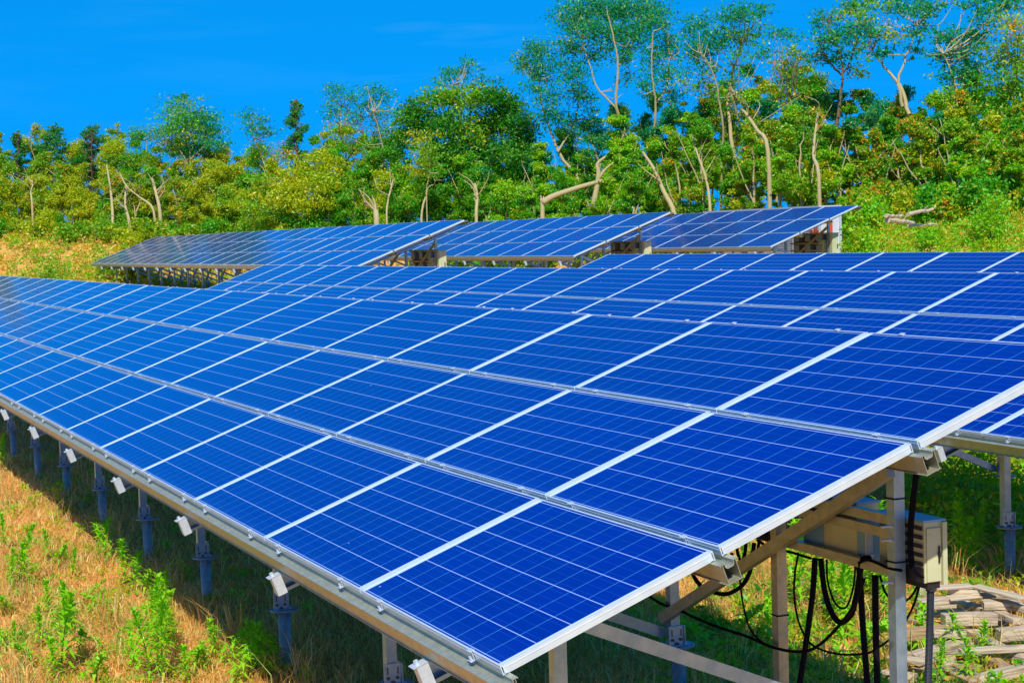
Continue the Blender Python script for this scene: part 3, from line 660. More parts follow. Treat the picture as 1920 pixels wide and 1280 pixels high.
def ptree(px, stems, blobs, label, seed, dD=0, name='woodland_tree', leaf=.12, bark=None, dens=1., group=None, cat='tree'):
    """hero tree described by its outline; every piece gets real distance and depth"""
    r = np.random.default_rng(seed+900); D = float(Dt(px))+dD
    s = D/F
    w = at_d(px, 440, D); base = np.array([w[0], w[1], tz(w[0], w[1])])
    T = []
    for pts, r0, r1 in stems:
        off = r.normal()*.4
        W_ = [at_d(x, y, D+off*i) for i, (x, y) in enumerate(pts)]
        if pts[0][1] > 360: g = W_[0].copy(); g[2] = tz(g[0], g[1])-.1; W_ = [g]+W_
        T.append((W_, (r0, r1)))
    Cn = []
    for (cx, cy, rx, ry, pal, k) in blobs:
        depth = r.normal()*rx*s*.6; c = at_d(cx, cy, D+depth)
        RX, RZ = rx*s, ry*s
        Cn.append((c, (RX, RX, RZ), pal, int(max(120, k*RX*RZ*(1500 if pal in ('bt','pi') else 620)))))
    return tree(base, T, Cn, name, label, cat, group, seed, leaf, bark, dens=dens)

# ------------------------------------------------------------------ hero trees (outline read off the photograph, built at their real distance)
ptree(1178, [([(1178,405),(1182,330),(1166,240),(1155,190),(1158,110),(1140,30)],.20,.05), ([(1192,405),(1196,335),(1180,275),(1166,230)],.14,.08), ([(1157,205),(1120,165),(1105,120),(1085,60)],.07,.03), ([(1157,130),(1180,90),(1205,50)],.06,.02)],
 [(1075,30,42,30,'bt',1.5),(1120,12,50,30,'bt',1.6),(1170,18,50,32,'bt',1.6),(1222,20,38,30,'bt',1.4),(1100,55,42,26,'bt',1.5),(1150,60,45,30,'bt',1.3),(1195,65,34,30,'bt',1.2),(1072,92,32,24,'bt',1.2),(1120,100,30,24,'bt',1.1),(1165,105,26,26,'bt',1.),(1170,150,22,22,'g',1.)],
 'tallest locust tree, twin pale trunks and feathery crown cut by the top edge', 1, name='locust_tree', leaf=.13)
ptree(1095, [([(1105,405),(1088,345),(1050,290),(1030,240),(1014,190),(1010,150)],.17,.05), ([(1046,285),(1075,235),(1084,180),(1078,120)],.08,.03)],
 [(1005,92,34,24,'bt',1.5),(985,122,26,22,'bt',1.2),(1020,130,34,28,'bt',1.4),(1000,165,24,18,'bt',1.),(1032,182,30,24,'bt',1.2),(1075,138,34,30,'bt',1.1),(1090,182,32,26,'bt',1.1),(1045,225,28,22,'bt',1.1),(1070,232,30,22,'bt',1.),(1020,215,22,16,'bt',.9),(1115,215,20,26,'bt',.8)],
 'leaning locust tree with layered feathery crown left of the tallest one', 2, name='locust_tree', leaf=.12)
ptree(1080, [([(1079,405),(1083,320),(1084,260)],.09,.04)], [(1085,255,26,22,'g',1.5),(1095,290,24,20,'g',1.5)], 'slim pale straight trunk between the leaning locust and the snapped tree', 3)
ptree(1228, [([(1215,280),(1226,250),(1229,195),(1222,130),(1224,60)],.12,.04), ([(1229,195),(1250,160),(1255,110)],.06,.03)],
 [(1235,45,34,30,'bt',1.3),(1255,85,32,30,'bt',1.3),(1222,105,26,28,'bt',1.1),(1250,140,34,26,'bt',1.1),(1212,160,26,28,'bt',1.),(1262,180,28,24,'bt',1.1)],
 'forked locust tree directly right of the tallest one', 4, name='locust_tree', leaf=.12)
ptree(1352, [([(1352,405),(1352,300),(1356,240),(1340,150),(1318,100)],.13,.04)],
 [(1308,48,34,28,'bt',1.3),(1330,85,34,28,'bt',1.2),(1300,100,28,28,'bt',1.1),(1325,130,36,26,'g',1.4),(1300,160,34,24,'ol',1.6),(1345,180,34,26,'g',1.6)],
 'locust tree with thin straight trunk and a crown of separate puffs', 5, name='locust_tree', leaf=.12)
ptree(1370, [([(1383,330),(1368,240),(1368,165),(1386,100),(1402,50)],.14,.04), ([(1368,165),(1400,205),(1440,262)],.10,.06), ([(1370,175),(1392,235),(1440,280)],.08,.04)],
 [(1385,28,44,22,'bt',1.7),(1425,18,24,14,'bt',1.1),(1375,58,42,26,'g',1.5),(1412,62,34,24,'g',1.4),(1345,75,26,24,'bt',1.1),(1390,100,34,22,'g',1.3),(1430,100,22,18,'bt',.9),(1385,140,30,22,'g',1.2)],
 'locust tree leaning over with two broken branches slanting down to the right', 6, name='locust_tree', leaf=.12)
ptree(1575, [([(1553,290),(1572,220),(1577,170),(1580,130),(1566,70)],.13,.04), ([(1577,140),(1550,110),(1540,80)],.06,.02), ([(1580,140),(1600,100),(1610,50)],.06,.03)],
 [(1545,35,26,20,'bt',1.1),(1575,22,34,22,'ol',1.3),(1605,10,34,20,'bt',1.5),(1550,72,30,24,'bt',1.2),(1590,65,34,24,'bt',1.3),(1620,45,30,24,'g',1.3),(1530,105,24,18,'bt',.9),(1570,110,30,20,'bt',1.),(1612,92,26,20,'g',1.1),(1600,135,28,20,'ol',1.4)],
 'dark-limbed locust tree with a tall bare stem on the right', 7, name='locust_tree', leaf=.13, bark=M_bark2)
ptree(1695, [([(1705,215),(1686,160),(1658,125),(1636,95)],.12,.04), ([(1692,200),(1684,150),(1700,105),(1722,45)],.10,.03)],
 [(1640,18,40,22,'ol',1.3),(1690,12,40,22,'bt',1.3),(1735,22,34,22,'bt',1.2),(1625,55,30,24,'bt',1.1),(1665,60,38,24,'or',1.3),(1655,92,30,18,'bt',1.),(1725,60,26,20,'bt',.9),(1770,12,30,16,'ol',1.2),(1715,95,22,16,'bt',.7)],
 'pale-limbed tree spreading like a V with orange-tipped leaf tufts', 8, name='locust_tree', leaf=.13)
ptree(1800, [([(1800,240),(1790,160),(1770,100)],.10,.03)], [(1770,70,30,26,'bt',1.1),(1800,92,34,28,'bt',1.3),(1830,70,30,26,'bt',1.3),(1760,110,28,22,'bt',.9),(1820,130,34,26,'bt',1.3),(1782,145,30,20,'bt',1.),(1850,30,30,26,'bt',1.1),(1890,8,40,18,'bt',1.6),(1830,5,34,14,'bt',1.3)],
 'bluish see-through locust crown near the top right corner', 9, name='locust_tree', leaf=.13)
ptree(1880, [([(1862,352),(1872,310),(1893,270),(1900,200),(1905,120)],.16,.06)], [(1900,50,40,34,'or',2.),(1880,100,46,34,'ol',2.2),(1915,130,46,40,'ol',2.4),(1860,160,44,30,'g',2.2),(1900,190,50,36,'ol',2.4),(1850,215,50,34,'g',2.4),(1905,245,46,34,'ol',2.4),(1955,80,50,50,'ol',2.2),(1960,180,50,50,'g',2.2),(1955,270,50,50,'g',2.2),(1838,262,44,34,'ol',2.2)],
 'broad green and orange tree with crooked trunk at the right edge', 10, leaf=.13, dens=1.1)
ptree(1510, [([(1500,300),(1495,250),(1480,190)],.10,.03)], [(1480,95,34,22,'ol',1.6),(1465,128,34,24,'or',1.9),(1500,120,30,26,'or',1.7),(1510,165,36,28,'or',1.8),(1465,170,36,26,'ol',1.8),(1545,170,26,24,'or',1.4),(1500,205,40,24,'ol',1.8),(1470,62,36,16,'bt',1.)],
 'rounded tree flecked with orange leaves between the two tall locusts', 11, leaf=.12)
# dark rounded evergreen cluster, centre
ptree(850, [([(885,405),(880,330),(868,280),(862,230),(870,190)],.20,.08),([(868,280),(840,240),(815,215)],.10,.05),([(880,330),(920,260),(935,220)],.10,.05)],
 [(780,208,38,24,'dg',4.),(820,182,34,22,'g',3.6),(855,185,36,26,'ol',3.),(890,185,36,26,'ol',3.2),(925,180,36,24,'dg',4.),(955,200,34,26,'dg',4.2),(790,245,44,28,'dg',4.),(835,235,40,30,'dg',3.8),(880,240,44,34,'ol',3.2),(925,235,44,32,'dg',4.),(975,235,38,26,'dg',4.2),(985,262,30,22,'dg',3.6),(840,285,46,32,'dg',3.6),(900,290,50,34,'dg',3.8),(960,290,46,30,'dg',4.),(930,330,54,30,'g',3.6),(870,335,46,30,'g',3.6),(985,320,34,26,'dg',3.4),(760,220,26,18,'g',2.6)],
 'big dense rounded tree, the darkest crown in the middle of the wood', 12, name='broadleaf_tree', leaf=.16, bark=M_bark)
ptree(860, [([(862,330),(862,240),(850,170),(868,125)],.08,.03)], [(855,138,30,16,'bt',1.),(835,150,26,14,'bt',.8),(880,122,22,16,'bt',.9),(905,150,24,12,'bt',.7)], 'feathery treetop rising above the dark rounded tree', 13, dD=5, name='locust_tree')
ptree(640, [([(638,405),(650,330),(648,290),(636,240),(640,200)],.12,.03),([(650,300),(668,275),(682,250)],.06,.03)],
 [(628,172,28,20,'bt',.8),(655,185,30,22,'bt',.8),(622,205,24,22,'bt',.8),(645,225,30,22,'or',1.3),(635,250,34,22,'or',1.5),(655,268,30,18,'or',1.5),(665,215,24,20,'bt',.8),(640,285,34,22,'g',1.3)],
 'thin airy tree with a patch of orange leaves and dark twin stems', 14, name='locust_tree', leaf=.11, bark=M_bark2)
ptree(715, [([(706,405),(715,330),(716,270),(700,210)],.10,.03)], [(695,170,26,16,'bt',.8),(715,182,28,18,'bt',.9),(690,200,24,16,'bt',.8),(708,215,34,22,'g',1.8),(720,245,38,24,'ol',2.),(700,270,40,26,'g',2.2),(735,290,36,28,'dg',2.6),(715,320,42,30,'ol',2.2)],
 'airy tree with wispy top left of the dark rounded tree', 15, leaf=.11)
ptree(805, [([(790,405),(800,360),(807,300)],.10,.05),([(800,365),(815,345),(822,325)],.05,.02)], [(795,262,32,18,'y',2.2),(800,290,34,22,'ol',2.2),(785,315,30,22,'y',2.),(820,318,26,20,'g',2.)],
 'young yellow-topped tree on a slanting pale stem in front of the dark one', 16, dD=-5, name='young_tree')
ptree(575, [([(530,405),(545,360),(560,330)],.08,.04),([(618,405),(610,360),(600,330)],.08,.04),([(545,380),(535,350),(520,335)],.06,.03)],
 [(590,302,34,22,'y',2.6),(620,312,30,22,'y',2.6),(565,325,36,24,'y',2.8),(605,345,42,28,'y',3.),(550,355,36,26,'y',2.8),(520,370,38,26,'y',2.4),(580,382,46,24,'y',3.),(625,385,40,24,'y',2.8),(490,340,26,20,'ol',2.),(480,385,36,24,'ol',2.4)],
 'bright yellow shrubby tree standing behind the far left array', 17, dD=-6, name='yellow_tree', leaf=.14)
ptree(345, [([(352,405),(357,350),(358,300),(350,250)],.16,.06),([(357,320),(340,285),(320,265)],.08,.03),([(357,300),(385,270),(395,255)],.07,.03)],
 [(342,200,40,22,'g',2.),(330,225,46,24,'g',2.2),(370,225,42,24,'bt',1.7),(300,248,40,20,'g',1.6),(345,250,48,26,'ol',2.2),(390,250,38,20,'bt',1.5),(320,272,44,20,'g',1.5),(365,278,44,20,'bt',1.4),(345,182,16,10,'bt',1.),(405,272,30,14,'bt',1.1),(270,255,22,12,'bt',.8)],
 'broad dome-topped tree standing highest on the left side', 18, name='broadleaf_tree', leaf=.13)
ptree(480, [([(500,390),(503,330),(480,270),(470,230)],.09,.03)], [(465,218,22,16,'bt',.8),(492,228,24,16,'bt',.8),(475,245,26,14,'bt',.8),(505,250,20,14,'bt',.7),(520,285,28,18,'or',1.5),(495,285,26,18,'ol',1.2),(540,300,26,18,'or',1.5)],
 'sparse bluish treetop standing against open sky left of the pine', 19, name='locust_tree')
def pine(px, top, w, h, label, seed, dD=3):
    r = np.random.default_rng(seed); bl = []
    for i in range(17):
        f = (i+.5)/17; ww = w*(.10+.62*min(1, f*1.5)); y = top+h*f; x = px+r.uniform(-ww, ww)*.85 if i > 1 else px+r.normal()*2
        bl.append((x, y-abs(x-px)*.15, 7+w*.11, 5+h*.055, 'pi', 1.5))
    st = [([(px+3, top+h*1.5), (px, top+h*.8), (px-1, top)], .11, .02)]
    return ptree(px, st, bl, label, seed, dD=dD, name='pine_tree', leaf=.13, bark=M_bark2)
pine(556, 192, 34, 110, 'dark pine with tufted branches left of the orange-flecked thin tree', 20)
pine(100, 240, 52, 90, 'bushy pine at the left, second from the left edge', 21)
pine(34, 252, 26, 80, 'small pine nearest to the left edge', 22)
pine(172, 238, 48, 90, 'ragged pine left of the broad dome-topped tree', 23)
pine(1725, 205, 26, 90, 'young pine showing in the sky gap on the right', 24, dD=8)
pine(1668, 195, 24, 90, 'young pine behind the V-shaped tree', 25, dD=8)
# snapped tree: broken trunk leaning on its stump, and bare stems
D_ = float(Dt(1060))-7.5
def P_(x, y, d=0): return at_d(x, y, D_+d)
rt = empty('snapped_tree', P_(1016, 405), 'snapped tree with a long pale trunk lying across a splintered stump', 'fallen tree'); b0 = np.array(rt.location)
obj('stump', MB().tube([p-b0 for p in spline([P_(1017, 420), P_(1017, 385), P_(1015, 372)], 4)], list(np.linspace(.11, .07, 9)), 8).mesh('stump', M_bark, True), rt)
obj('trunk', MB().tube([p-b0 for p in spline([P_(1017, 380), P_(1040, 367), P_(1090, 350), P_(1135, 337), P_(1160, 325, 1)], 5)], list(np.linspace(.15, .05, 21)), 8).mesh('trunk', M_bark, True), rt)
obj('limb', MB().tube([p-b0 for p in spline([P_(1112, 390), P_(1122, 330), P_(1120, 308), P_(1135, 294)], 5)], list(np.linspace(.13, .05, 16)), 8).mesh('limb', M_bark, True), rt)
obj('limb', MB().tube([p-b0 for p in spline([P_(1120, 340), P_(1133, 320), P_(1150, 305)], 5)], list(np.linspace(.08, .03, 11)), 8).mesh('limb', M_bark, True), rt)
sp_ = MB()
for k in range(5): sp_.bar(P_(1016+k, 380)-b0, P_(1014+k*5, 366+k*1.5)-b0, .05, .03)
obj('splinter', sp_.mesh('splinter', M_log), rt)
bare = [([(1265,405),(1245,360),(1228,320),(1205,285)],.12,.05,'bare pale stem leaning left beside the tallest locust'),
 ([(1332,400),(1325,340),(1308,290),(1298,255)],.07,.03,'thin bare stem between the tall locusts'),
 ([(1440,285),(1420,245),(1400,215),(1390,205)],.09,.04,'bare grey stem slanting up to the leaning locust'),
 ([(1535,330),(1525,290),(1533,220),(1537,212)],.08,.03,'pale broken stem with a fork below the dark-limbed locust'),
 ([(300,398),(292,360),(285,335)],.10,.07,'broken pale snag left of the dome-topped tree'),
 ([(288,395),(262,370),(238,350),(225,325)],.07,.03,'bare branch reaching out left of the broken snag'),
 ([(60,380),(58,360),(62,342),(50,335)],.06,.03,'bare grey twisted stem near the left edge'),
 ([(242,415),(235,385),(236,350)],.09,.05,'grey curved trunk in the blue gap on the left'),
 ([(212,425),(210,380),(205,340),(200,310)],.10,.04,'pale trunk rising from the bushes on the left'),
 ([(725,405),(728,375),(735,345),(738,335)],.05,.03,'crooked thin pale stem behind the far left array'),
 ([(706,410),(704,395),(703,385)],.14,.12,'short cut pale trunk behind the far left array'),
 ([(893,405),(895,370),(890,345)],.08,.06,'grey trunk below the dark rounded tree')]
for i, (pts, r0, r1, lb) in enumerate(bare):
    D = float(Dt(pts[0][0]))-7; Pw = [at_d(x, y, D+.5*k) for k, (x, y) in enumerate(pts)]; g = Pw[0].copy(); g[2] = tz(g[0], g[1])-.2
    P = spline([g]+Pw, 4); b0 = P[0].copy(); b = MB().tube([p-b0 for p in P], list(np.linspace(r0*1.1, r1, len(P))), 6)
    tip = P[-1]-b0
    for k in range(4):
        q = P[len(P)//2+k]-b0; e = q+np.array([R.gauss(0, .5), R.gauss(0, .5), .7+.4*R.random()]); b.tube(spline([q, (q+e)/2+np.array([R.gauss(0,.1)]*3), e], 3), list(np.linspace(r1*.7, .01, 7)), 4)
    tag(obj('bare_trunk', b.mesh('bare_trunk', M_bark, True), None, b0), lb, 'bare trunk')

# ------------------------------------------------------------------ the rest of the wood: each tree its own object
sky_x = [-120, 0, 60, 110, 200, 300, 420, 460, 520, 600, 700, 780, 960, 1010, 1060, 1150, 1250, 1330, 1420, 1500, 1600, 1680, 1760, 1850, 1960, 2100]
sky_y = [250, 256, 262, 272, 266, 268, 275, 290, 290, 280, 262, 262, 262, 268, 245, 205, 190, 165, 150, 158, 168, 205, 180, 165, 150, 140]
pal_x = lambda x: ('ol', 'y', 'or', 'ol', 'y', 'g') if x < 480 else (('y', 'g', 'bg') if x < 760 else (('dg', 'g', 'bg', 'g') if x < 1250 else ('g', 'g', 'bg', 'ol', 'bg', 'or', 'y')))
LBL = {'ol': 'olive green woodland tree with yellowing leaves in the thick of the wood', 'y': 'yellow-green woodland tree in the thick of the wood', 'g': 'mid green woodland tree in the thick of the wood',
   'bt': 'bluish see-through woodland tree in the thick of the wood', 'bg': 'fresh bright green woodland tree in the thick of the wood', 'dg': 'dark green woodland tree in the thick of the wood', 'or': 'woodland tree with many orange leaves in the thick of the wood'}
k = 0
for layer in range(4):
    x = -90+layer*17
    while x < 2060:
        rr = random.Random(3000+k); D = float(Dt(x))+(4, 0, -4, -2)[layer]+rr.uniform(-2, 2); s = D/F
        topy = float(np.interp(x, sky_x, sky_y))+(-14, 24, 66, 105)[layer]+rr.uniform(-22, 26)
        pals = pal_x(x); pal = rr.choice(pals); w = at_d(x, 440, D); base = np.array([w[0], w[1], tz(w[0], w[1])])
        top = at_d(x, topy, D)[2]; Hh = top-base[2]; rx = rr.uniform(24, 36)*s
        lean = CR*rr.gauss(0, .45); sg = rr.choice((-1, 1)); P0 = base-np.array([0, 0, .2]); P1 = base+lean*.3+np.array([0, 0, Hh*.35]); P2 = base+lean+np.array([0, 0, Hh*.68]); P3 = base+lean*1.2+CR*rr.gauss(0, .4)+np.array([0, 0, Hh*.93])
        tr = [([P0, P1, P2, P3], (.10, .03)), ([P1, P1*.5+P2*.5+CR*sg*rr.uniform(.15, .4), P2+CR*sg*rr.uniform(.5, 1.0)+np.array([0, 0, Hh*.16])], (.06, .025))]
        cr = []; nb = 17; low = .08 if layer >= 2 else (.36 if layer == 1 else .25)
        for i in range(nb):
            f = (i+.5)/nb; z = Hh*(low+(1-low)*f); wv = rx*(1.1-.45*f)
            c = base+lean*f*1.2+np.array([0, 0, z])+CR*rr.uniform(-wv, wv)+np.array([CF[0], CF[1], 0])*rr.uniform(-wv, wv)*.8
            pp = pal if rr.random() < .7 else rr.choice(pals)
            if layer < 2 and f > .7 and x > 900 and rr.random() < .5: pp = 'bt'
            sz = rr.uniform(.24, .66); pp = 'or' if (f > .75 and x > 1250 and rr.random() < .25) else pp
            cr.append((c, (rx*sz, rx*sz*rr.uniform(.7, 1.2), rx*sz*rr.uniform(.45, 1.0)), pp, int(4300*sz*sz*rr.uniform(.5, 1.3))))
        tree(base, tr, cr, 'woodland_tree', LBL[pal], 'tree', GT+', '+LBL[pal].split(' woodland')[0], 4000+k, .105, M_bark if rr.random() < .8 else M_bark2, twigs=False)
        k += 1; x += rr.uniform(36, 52)*(1.5 if layer == 3 else 1)

# undergrowth bushes along the foot of the wood
BL = {'bg': 'bright green bush at the foot of the wood', 'y': 'yellow bush at the foot of the wood', 'ol': 'olive bush at the foot of the wood', 'g': 'green bush at the foot of the wood', 'or': 'orange-tinged bush at the foot of the wood', 'dg': 'dark green bush at the foot of the wood'}
def bush(px, D, wpx, hm, pal, seed, label=None, group=None, n=900, name='bush', leaf=.12, zoff=0.):
    s = D/F; w = at_d(px, 440, D); base = np.array([w[0], w[1], tz(w[0], w[1])+zoff]); rx = wpx*s; rr = random.Random(seed); cr = []
    for i in range(6):
        c = base+np.array([rr.uniform(-.6, .6)*rx, rr.uniform(-.6, .6)*rx, hm*rr.uniform(.3, .75)]); cr.append((c, (rx*.6, rx*.6, hm*.34), pal, n//6))
    tr = [([base, base+np.array([rr.gauss(0, .15), rr.gauss(0, .15), hm*.6])], (.03, .015)) for _ in range(3)]
    tree(base, tr, cr, name, label or BL[pal], 'bush', group or 'bushes along the wood edge', seed, leaf, M_bark2, twigs=False)
k = 0
x = -80
while x < 2040:
    rr = random.Random(500+k); p = pal_x(x); bush(x, float(Dt(x))-rr.uniform(5, 9), rr.uniform(26, 40), rr.uniform(.9, 1.8), rr.choice([q for q in p]), 600+k, n=2200, leaf=.15); k += 1; x += rr.uniform(30, 46)
bush(1615, 49, 42, 1.9, 'bg', 801, 'round bright green bush at the end of the rearmost array', n=3600, leaf=.10, group='single bushes')
bush(240, 76, 44, 1.25, 'y', 802, 'bright yellow bush behind the tip of the far left array', n=3400, leaf=.10, group='single bushes')
bush(195, 78, 24, 1.5, 'ol', 803, 'olive bush with dark stems left of the bright yellow bush', n=1200, group='single bushes')
bush(100, 74, 50, 2.6, 'ol', 804, 'sprawling thin-stemmed olive bush on the left bank', n=1700, group='single bushes')
bush(20, 78, 40, 2.0, 'bg', 805, 'green bush at the left edge on the grassy bank', n=1300, group='single bushes')
for i_, (bx_, bw_, bp_) in enumerate([(1640, 34, 'bg'), (1705, 30, 'y'), (1770, 40, 'bg'), (1830, 34, 'ol'), (1890, 44, 'bg'), (1950, 44, 'g'), (2010, 40, 'ol')]): bush(bx_, 56.5, bw_, 1.5, bp_, 820+i_, n=2600, leaf=.12)
bush(1745, 51, 30, .7, 'bg', 806, 'bright green bush in front of the felled logs', n=1500, leaf=.09, group='single bushes')
bush(1860, 50, 50, 1.4, 'bg', 807, 'wide bright green bush on the right bank below the crooked tree', n=2400, leaf=.09, group='single bushes')

# felled logs on the bank
for i, (x0, y0, x1, y1, r_, lb) in enumerate([(1702, 402, 1748, 393, .055, 'longest felled log on the bank at the right, slanting up to the right'), (1662, 405, 1694, 406, .05, 'short pale log at the left end of the felled logs'), (1664, 413, 1712, 418, .075, 'thickest felled log lying across in front of the others'), (1704, 424, 1756, 421, .04, 'thin felled log half hidden in the weeds')]):
    a = at_d(x0, y0, 47.5+i*.2); c = at_d(x1, y1, 48.6+i*.2); rr = random.Random(i+60); a[2] = max(a[2], tz(a[0], a[1])+r_*.6); c[2] = max(c[2], tz(c[0], c[1])+r_*.6)
    b0 = a.copy(); P = [a+(c-a)*t for t in np.linspace(0, 1, 9)]; P = [p+np.array([rr.gauss(0, .012), rr.gauss(0, .012), rr.gauss(0, .012)]) for p in P]
    root = empty('felled_log', b0, lb, 'log')
    obj('log_trunk', MB().tube([p-b0 for p in P], [r_*(1.1-.04*k+rr.uniform(-.10, .10)) for k in range(9)], 9).mesh('log_trunk', M_log), root)
    q = P[5]-b0; obj('branch_stub', MB().tube([q, q+np.array([.05, .02, r_*1.2]), q+np.array([.14, .05, r_*2.4])], [r_*.35, r_*.28, r_*.22], 6).mesh('branch_stub', M_log), root)

# ------------------------------------------------------------------ grass, weeds
def poly_in(px, py, poly):
    c = np.zeros(len(px), bool); j = len(poly)-1
    for i in range(len(poly)):
        xi, yi = poly[i]; xj, yj = poly[j]
        c ^= ((yi > py) != (yj > py)) & (px < (xj-xi)*(py-yi)/(yj-yi+1e-9)+xi); j = i
    return c
def noise2(x, y, s=1.):
    return (np.sin(x*1.7*s+1.3*np.sin(y*1.1*s))+np.sin(y*2.3*s+1.7*np.sin(x*.9*s)+2)+.6*np.sin((x+y)*4.1*s)+.6*np.sin((x-y*1.3)*3.3*s+1))/3.2
def blades(X, Y, length, width, r, greenish, bend=.5, name='dry_grass'):
    n = len(X); Z = terrain(X, Y); b = np.stack([X, Y, Z-.01], -1)
    L = length*(.5+.9*r.random(n)); a = r.random(n)*2*math.pi; lean = bend*(r.random(n)*1.5)
    up = np.stack([np.cos(a)*np.sin(lean), np.sin(a)*np.sin(lean), np.cos(lean)], -1)
    a2 = a+r.normal(size=n)*.6; lean2 = lean+.5+.6*r.random(n)
    up2 = np.stack([np.cos(a2)*np.sin(lean2), np.sin(a2)*np.sin(lean2), np.cos(lean2)], -1)
    th = r.random(n)*2*math.pi; sd_ = np.stack([np.cos(th), np.sin(th), 0*th], -1)*(width*.5)[:, None]
    mid = b+up*(L*.55)[:, None]; tip = mid+up2*(L*.45)[:, None]
    V1 = np.stack([b-sd_, b+sd_, mid+sd_*.8, mid-sd_*.8], 1); V2 = np.stack([mid-sd_*.8, mid+sd_*.8, tip+sd_*.1, tip-sd_*.1], 1)
    dry = np.array([(.97, .64, .17), (.93, .53, .11), (.82, .40, .09), (.97, .76, .30), (.64, .31, .11)]); grn = np.array([(.24, .52, .01), (.38, .60, .02), (.12, .38, .02)])
    isg = r.random(n) < greenish; c = dry[r.integers(0, 5, n)]; c[isg] = grn[r.integers(0, 3, isg.sum())]; c = c*(.8+.4*r.random((n, 1)))
    return np.concatenate([V1, V2]), np.concatenate([c, c])
def scatter_screen(n, box, D0, D1, r, keep=None):
    px = r.uniform(box[0], box[2], n); py = r.uniform(box[1], box[3], n)
    if keep is not None: k = keep(px, py); px, py = px[k], py[k]
    d = CF[None]+CR[None]*((px-960)/F)[:, None]-CU[None]*((py-640)/F)[:, None]; z = -1.2
    t = (z-CAM[2])/d[:, 2]; ok = (t > D0) & (t < D1); P = CAM+d[ok]*t[ok, None]; return P[:, 0], P[:, 1], t[ok]
r = np.random.default_rng(77)
A1poly = [(-200, 640), (0, 742), (930, 1258), (1340, 1050), (1710, 850), (1990, 690), (1990, 400), (-200, 400)]
X, Y, D = scatter_screen(230000, (-60, 700, 1990, 1420), 5, 60, r, lambda a, b: ~poly_in(a, b, A1poly))
shade = (Y > .1)*(Y < 3.2)*(X < -2)  # shaded strip under the array: fewer green blades give the shadow its browner tone
g = np.clip(.10+.7*(noise2(X, Y, .9)-.25), .03, .6)*(1-.9*shade)+.45*((X > -9) & (Y > 1.6) & (X < 0))*np.clip(noise2(X, Y, 1.3)+.3, 0, 1)
pk = np.hypot((X+3.2)/1.0, (Y-4.9)/1.0) > 1.15; X, Y, D, g = X[pk], Y[pk], D[pk], g[pk]
V, C = blades(X, Y, .075+.0032*D, .0028+.00034*D, r, g, 1.05)
X2_, Y2_ = r.uniform(-34, 2, 26000), r.uniform(-5, 9, 26000); V2, C2 = blades(X2_, Y2_, np.full(26000, .16), np.full(26000, .010), r, np.full(26000, .02), .6)
pk = np.hypot(X2_-(-3.35), Y2_-4.85) < 0; 
V = np.concatenate([V, V2]); C = np.concatenate([C, C2])
tag(obj('dry_grass', mesh_np('dry_grass', V, None, M_grass, C)), 'matted dry orange grass with green blades around and under the arrays', 'grass', kind='stuff')
# taller straw tufts
X, Y, D = scatter_screen(230, (-40, 780, 1960, 1400), 6, 40, r, lambda a, b: ~poly_in(a, b, A1poly)); n = len(X); m_ = 26
X = np.repeat(X, m_)+r.normal(size=n*m_)*.05; Y = np.repeat(Y, m_)+r.normal(size=n*m_)*.05
V, C = blades(X, Y, np.full(n*m_, .38), np.full(n*m_, .006), r, np.repeat(r.random(n)*.25, m_), .42)
tag(obj('straw_tufts', mesh_np('straw_tufts', V, None, M_grass, C)), 'taller straw-coloured grass tufts standing in the dry grass', 'grass', kind='stuff')

def weed_mesh(seed, h, nl, L, wid, droop=.3, stems=1, pal='bg'):
    r = np.random.default_rng(seed); V, C = [], []; cc = {'bg': ((.22, .68, .004), (.45, .82, .01)), 'gr': ((.10, .46, .03), (.20, .58, .04))}[pal]
    for s in range(stems):
        bx, by = (r.normal(size=2)*.05 if stems > 1 else (0, 0)); lx, ly = r.normal(size=2)*.10; hh = h*(.7+.3*r.random()) if s else h
        f = lambda t: np.array([bx+lx*t*t, by+ly*t*t, hh*t])
        for k in range(6):
            a, b_ = f(k/6), f((k+1)/6); w = np.array([.004, 0, 0]); w2 = np.array([0, .004, 0])
            V += [[a-w, a+w, b_+w*.8, b_-w*.8], [a-w2, a+w2, b_+w2*.8, b_-w2*.8]]; C += [(.20, .34, .05)]*2
        for i in range(nl):
            t = .12+.88*(i/nl)**.8; p = f(t); a = i*2.4+r.normal()*.3; el = .15+.9*t+r.normal()*.15; l = L*(.55+.75*math.sin(math.pi*min(1, t*.8+.15)))*(.8+.4*r.random())
            d1 = np.array([math.cos(a)*math.cos(el), math.sin(a)*math.cos(el), math.sin(el)]); el2 = el-droop-.5; d2 = np.array([math.cos(a)*math.cos(el2), math.sin(a)*math.cos(el2), math.sin(el2)])
            sd_ = np.array([-math.sin(a), math.cos(a), 0])*wid*.5; m1 = p+d1*l*.5; e = m1+d2*l*.5; k_ = r.random(); c = np.array(cc[0])*(1-k_)+np.array(cc[1])*k_
            V += [[p-sd_*.15, p+sd_*.15, m1+sd_, m1-sd_], [m1-sd_, m1+sd_, e+sd_*.08, e-sd_*.08]]; C += [c, c*.92]
    return mesh_np('leafy_weed', np.array(V, float), None, M_leaf, np.array(C, float))
WM = [weed_mesh(1, .46, 84, .10, .022), weed_mesh(2, .34, 64, .09, .022), weed_mesh(3, .26, 52, .10, .026, .5, 1, 'bg'), weed_mesh(4, .58, 110, .10, .019), weed_mesh(5, .22, 40, .09, .030, .4, 1, 'gr')]
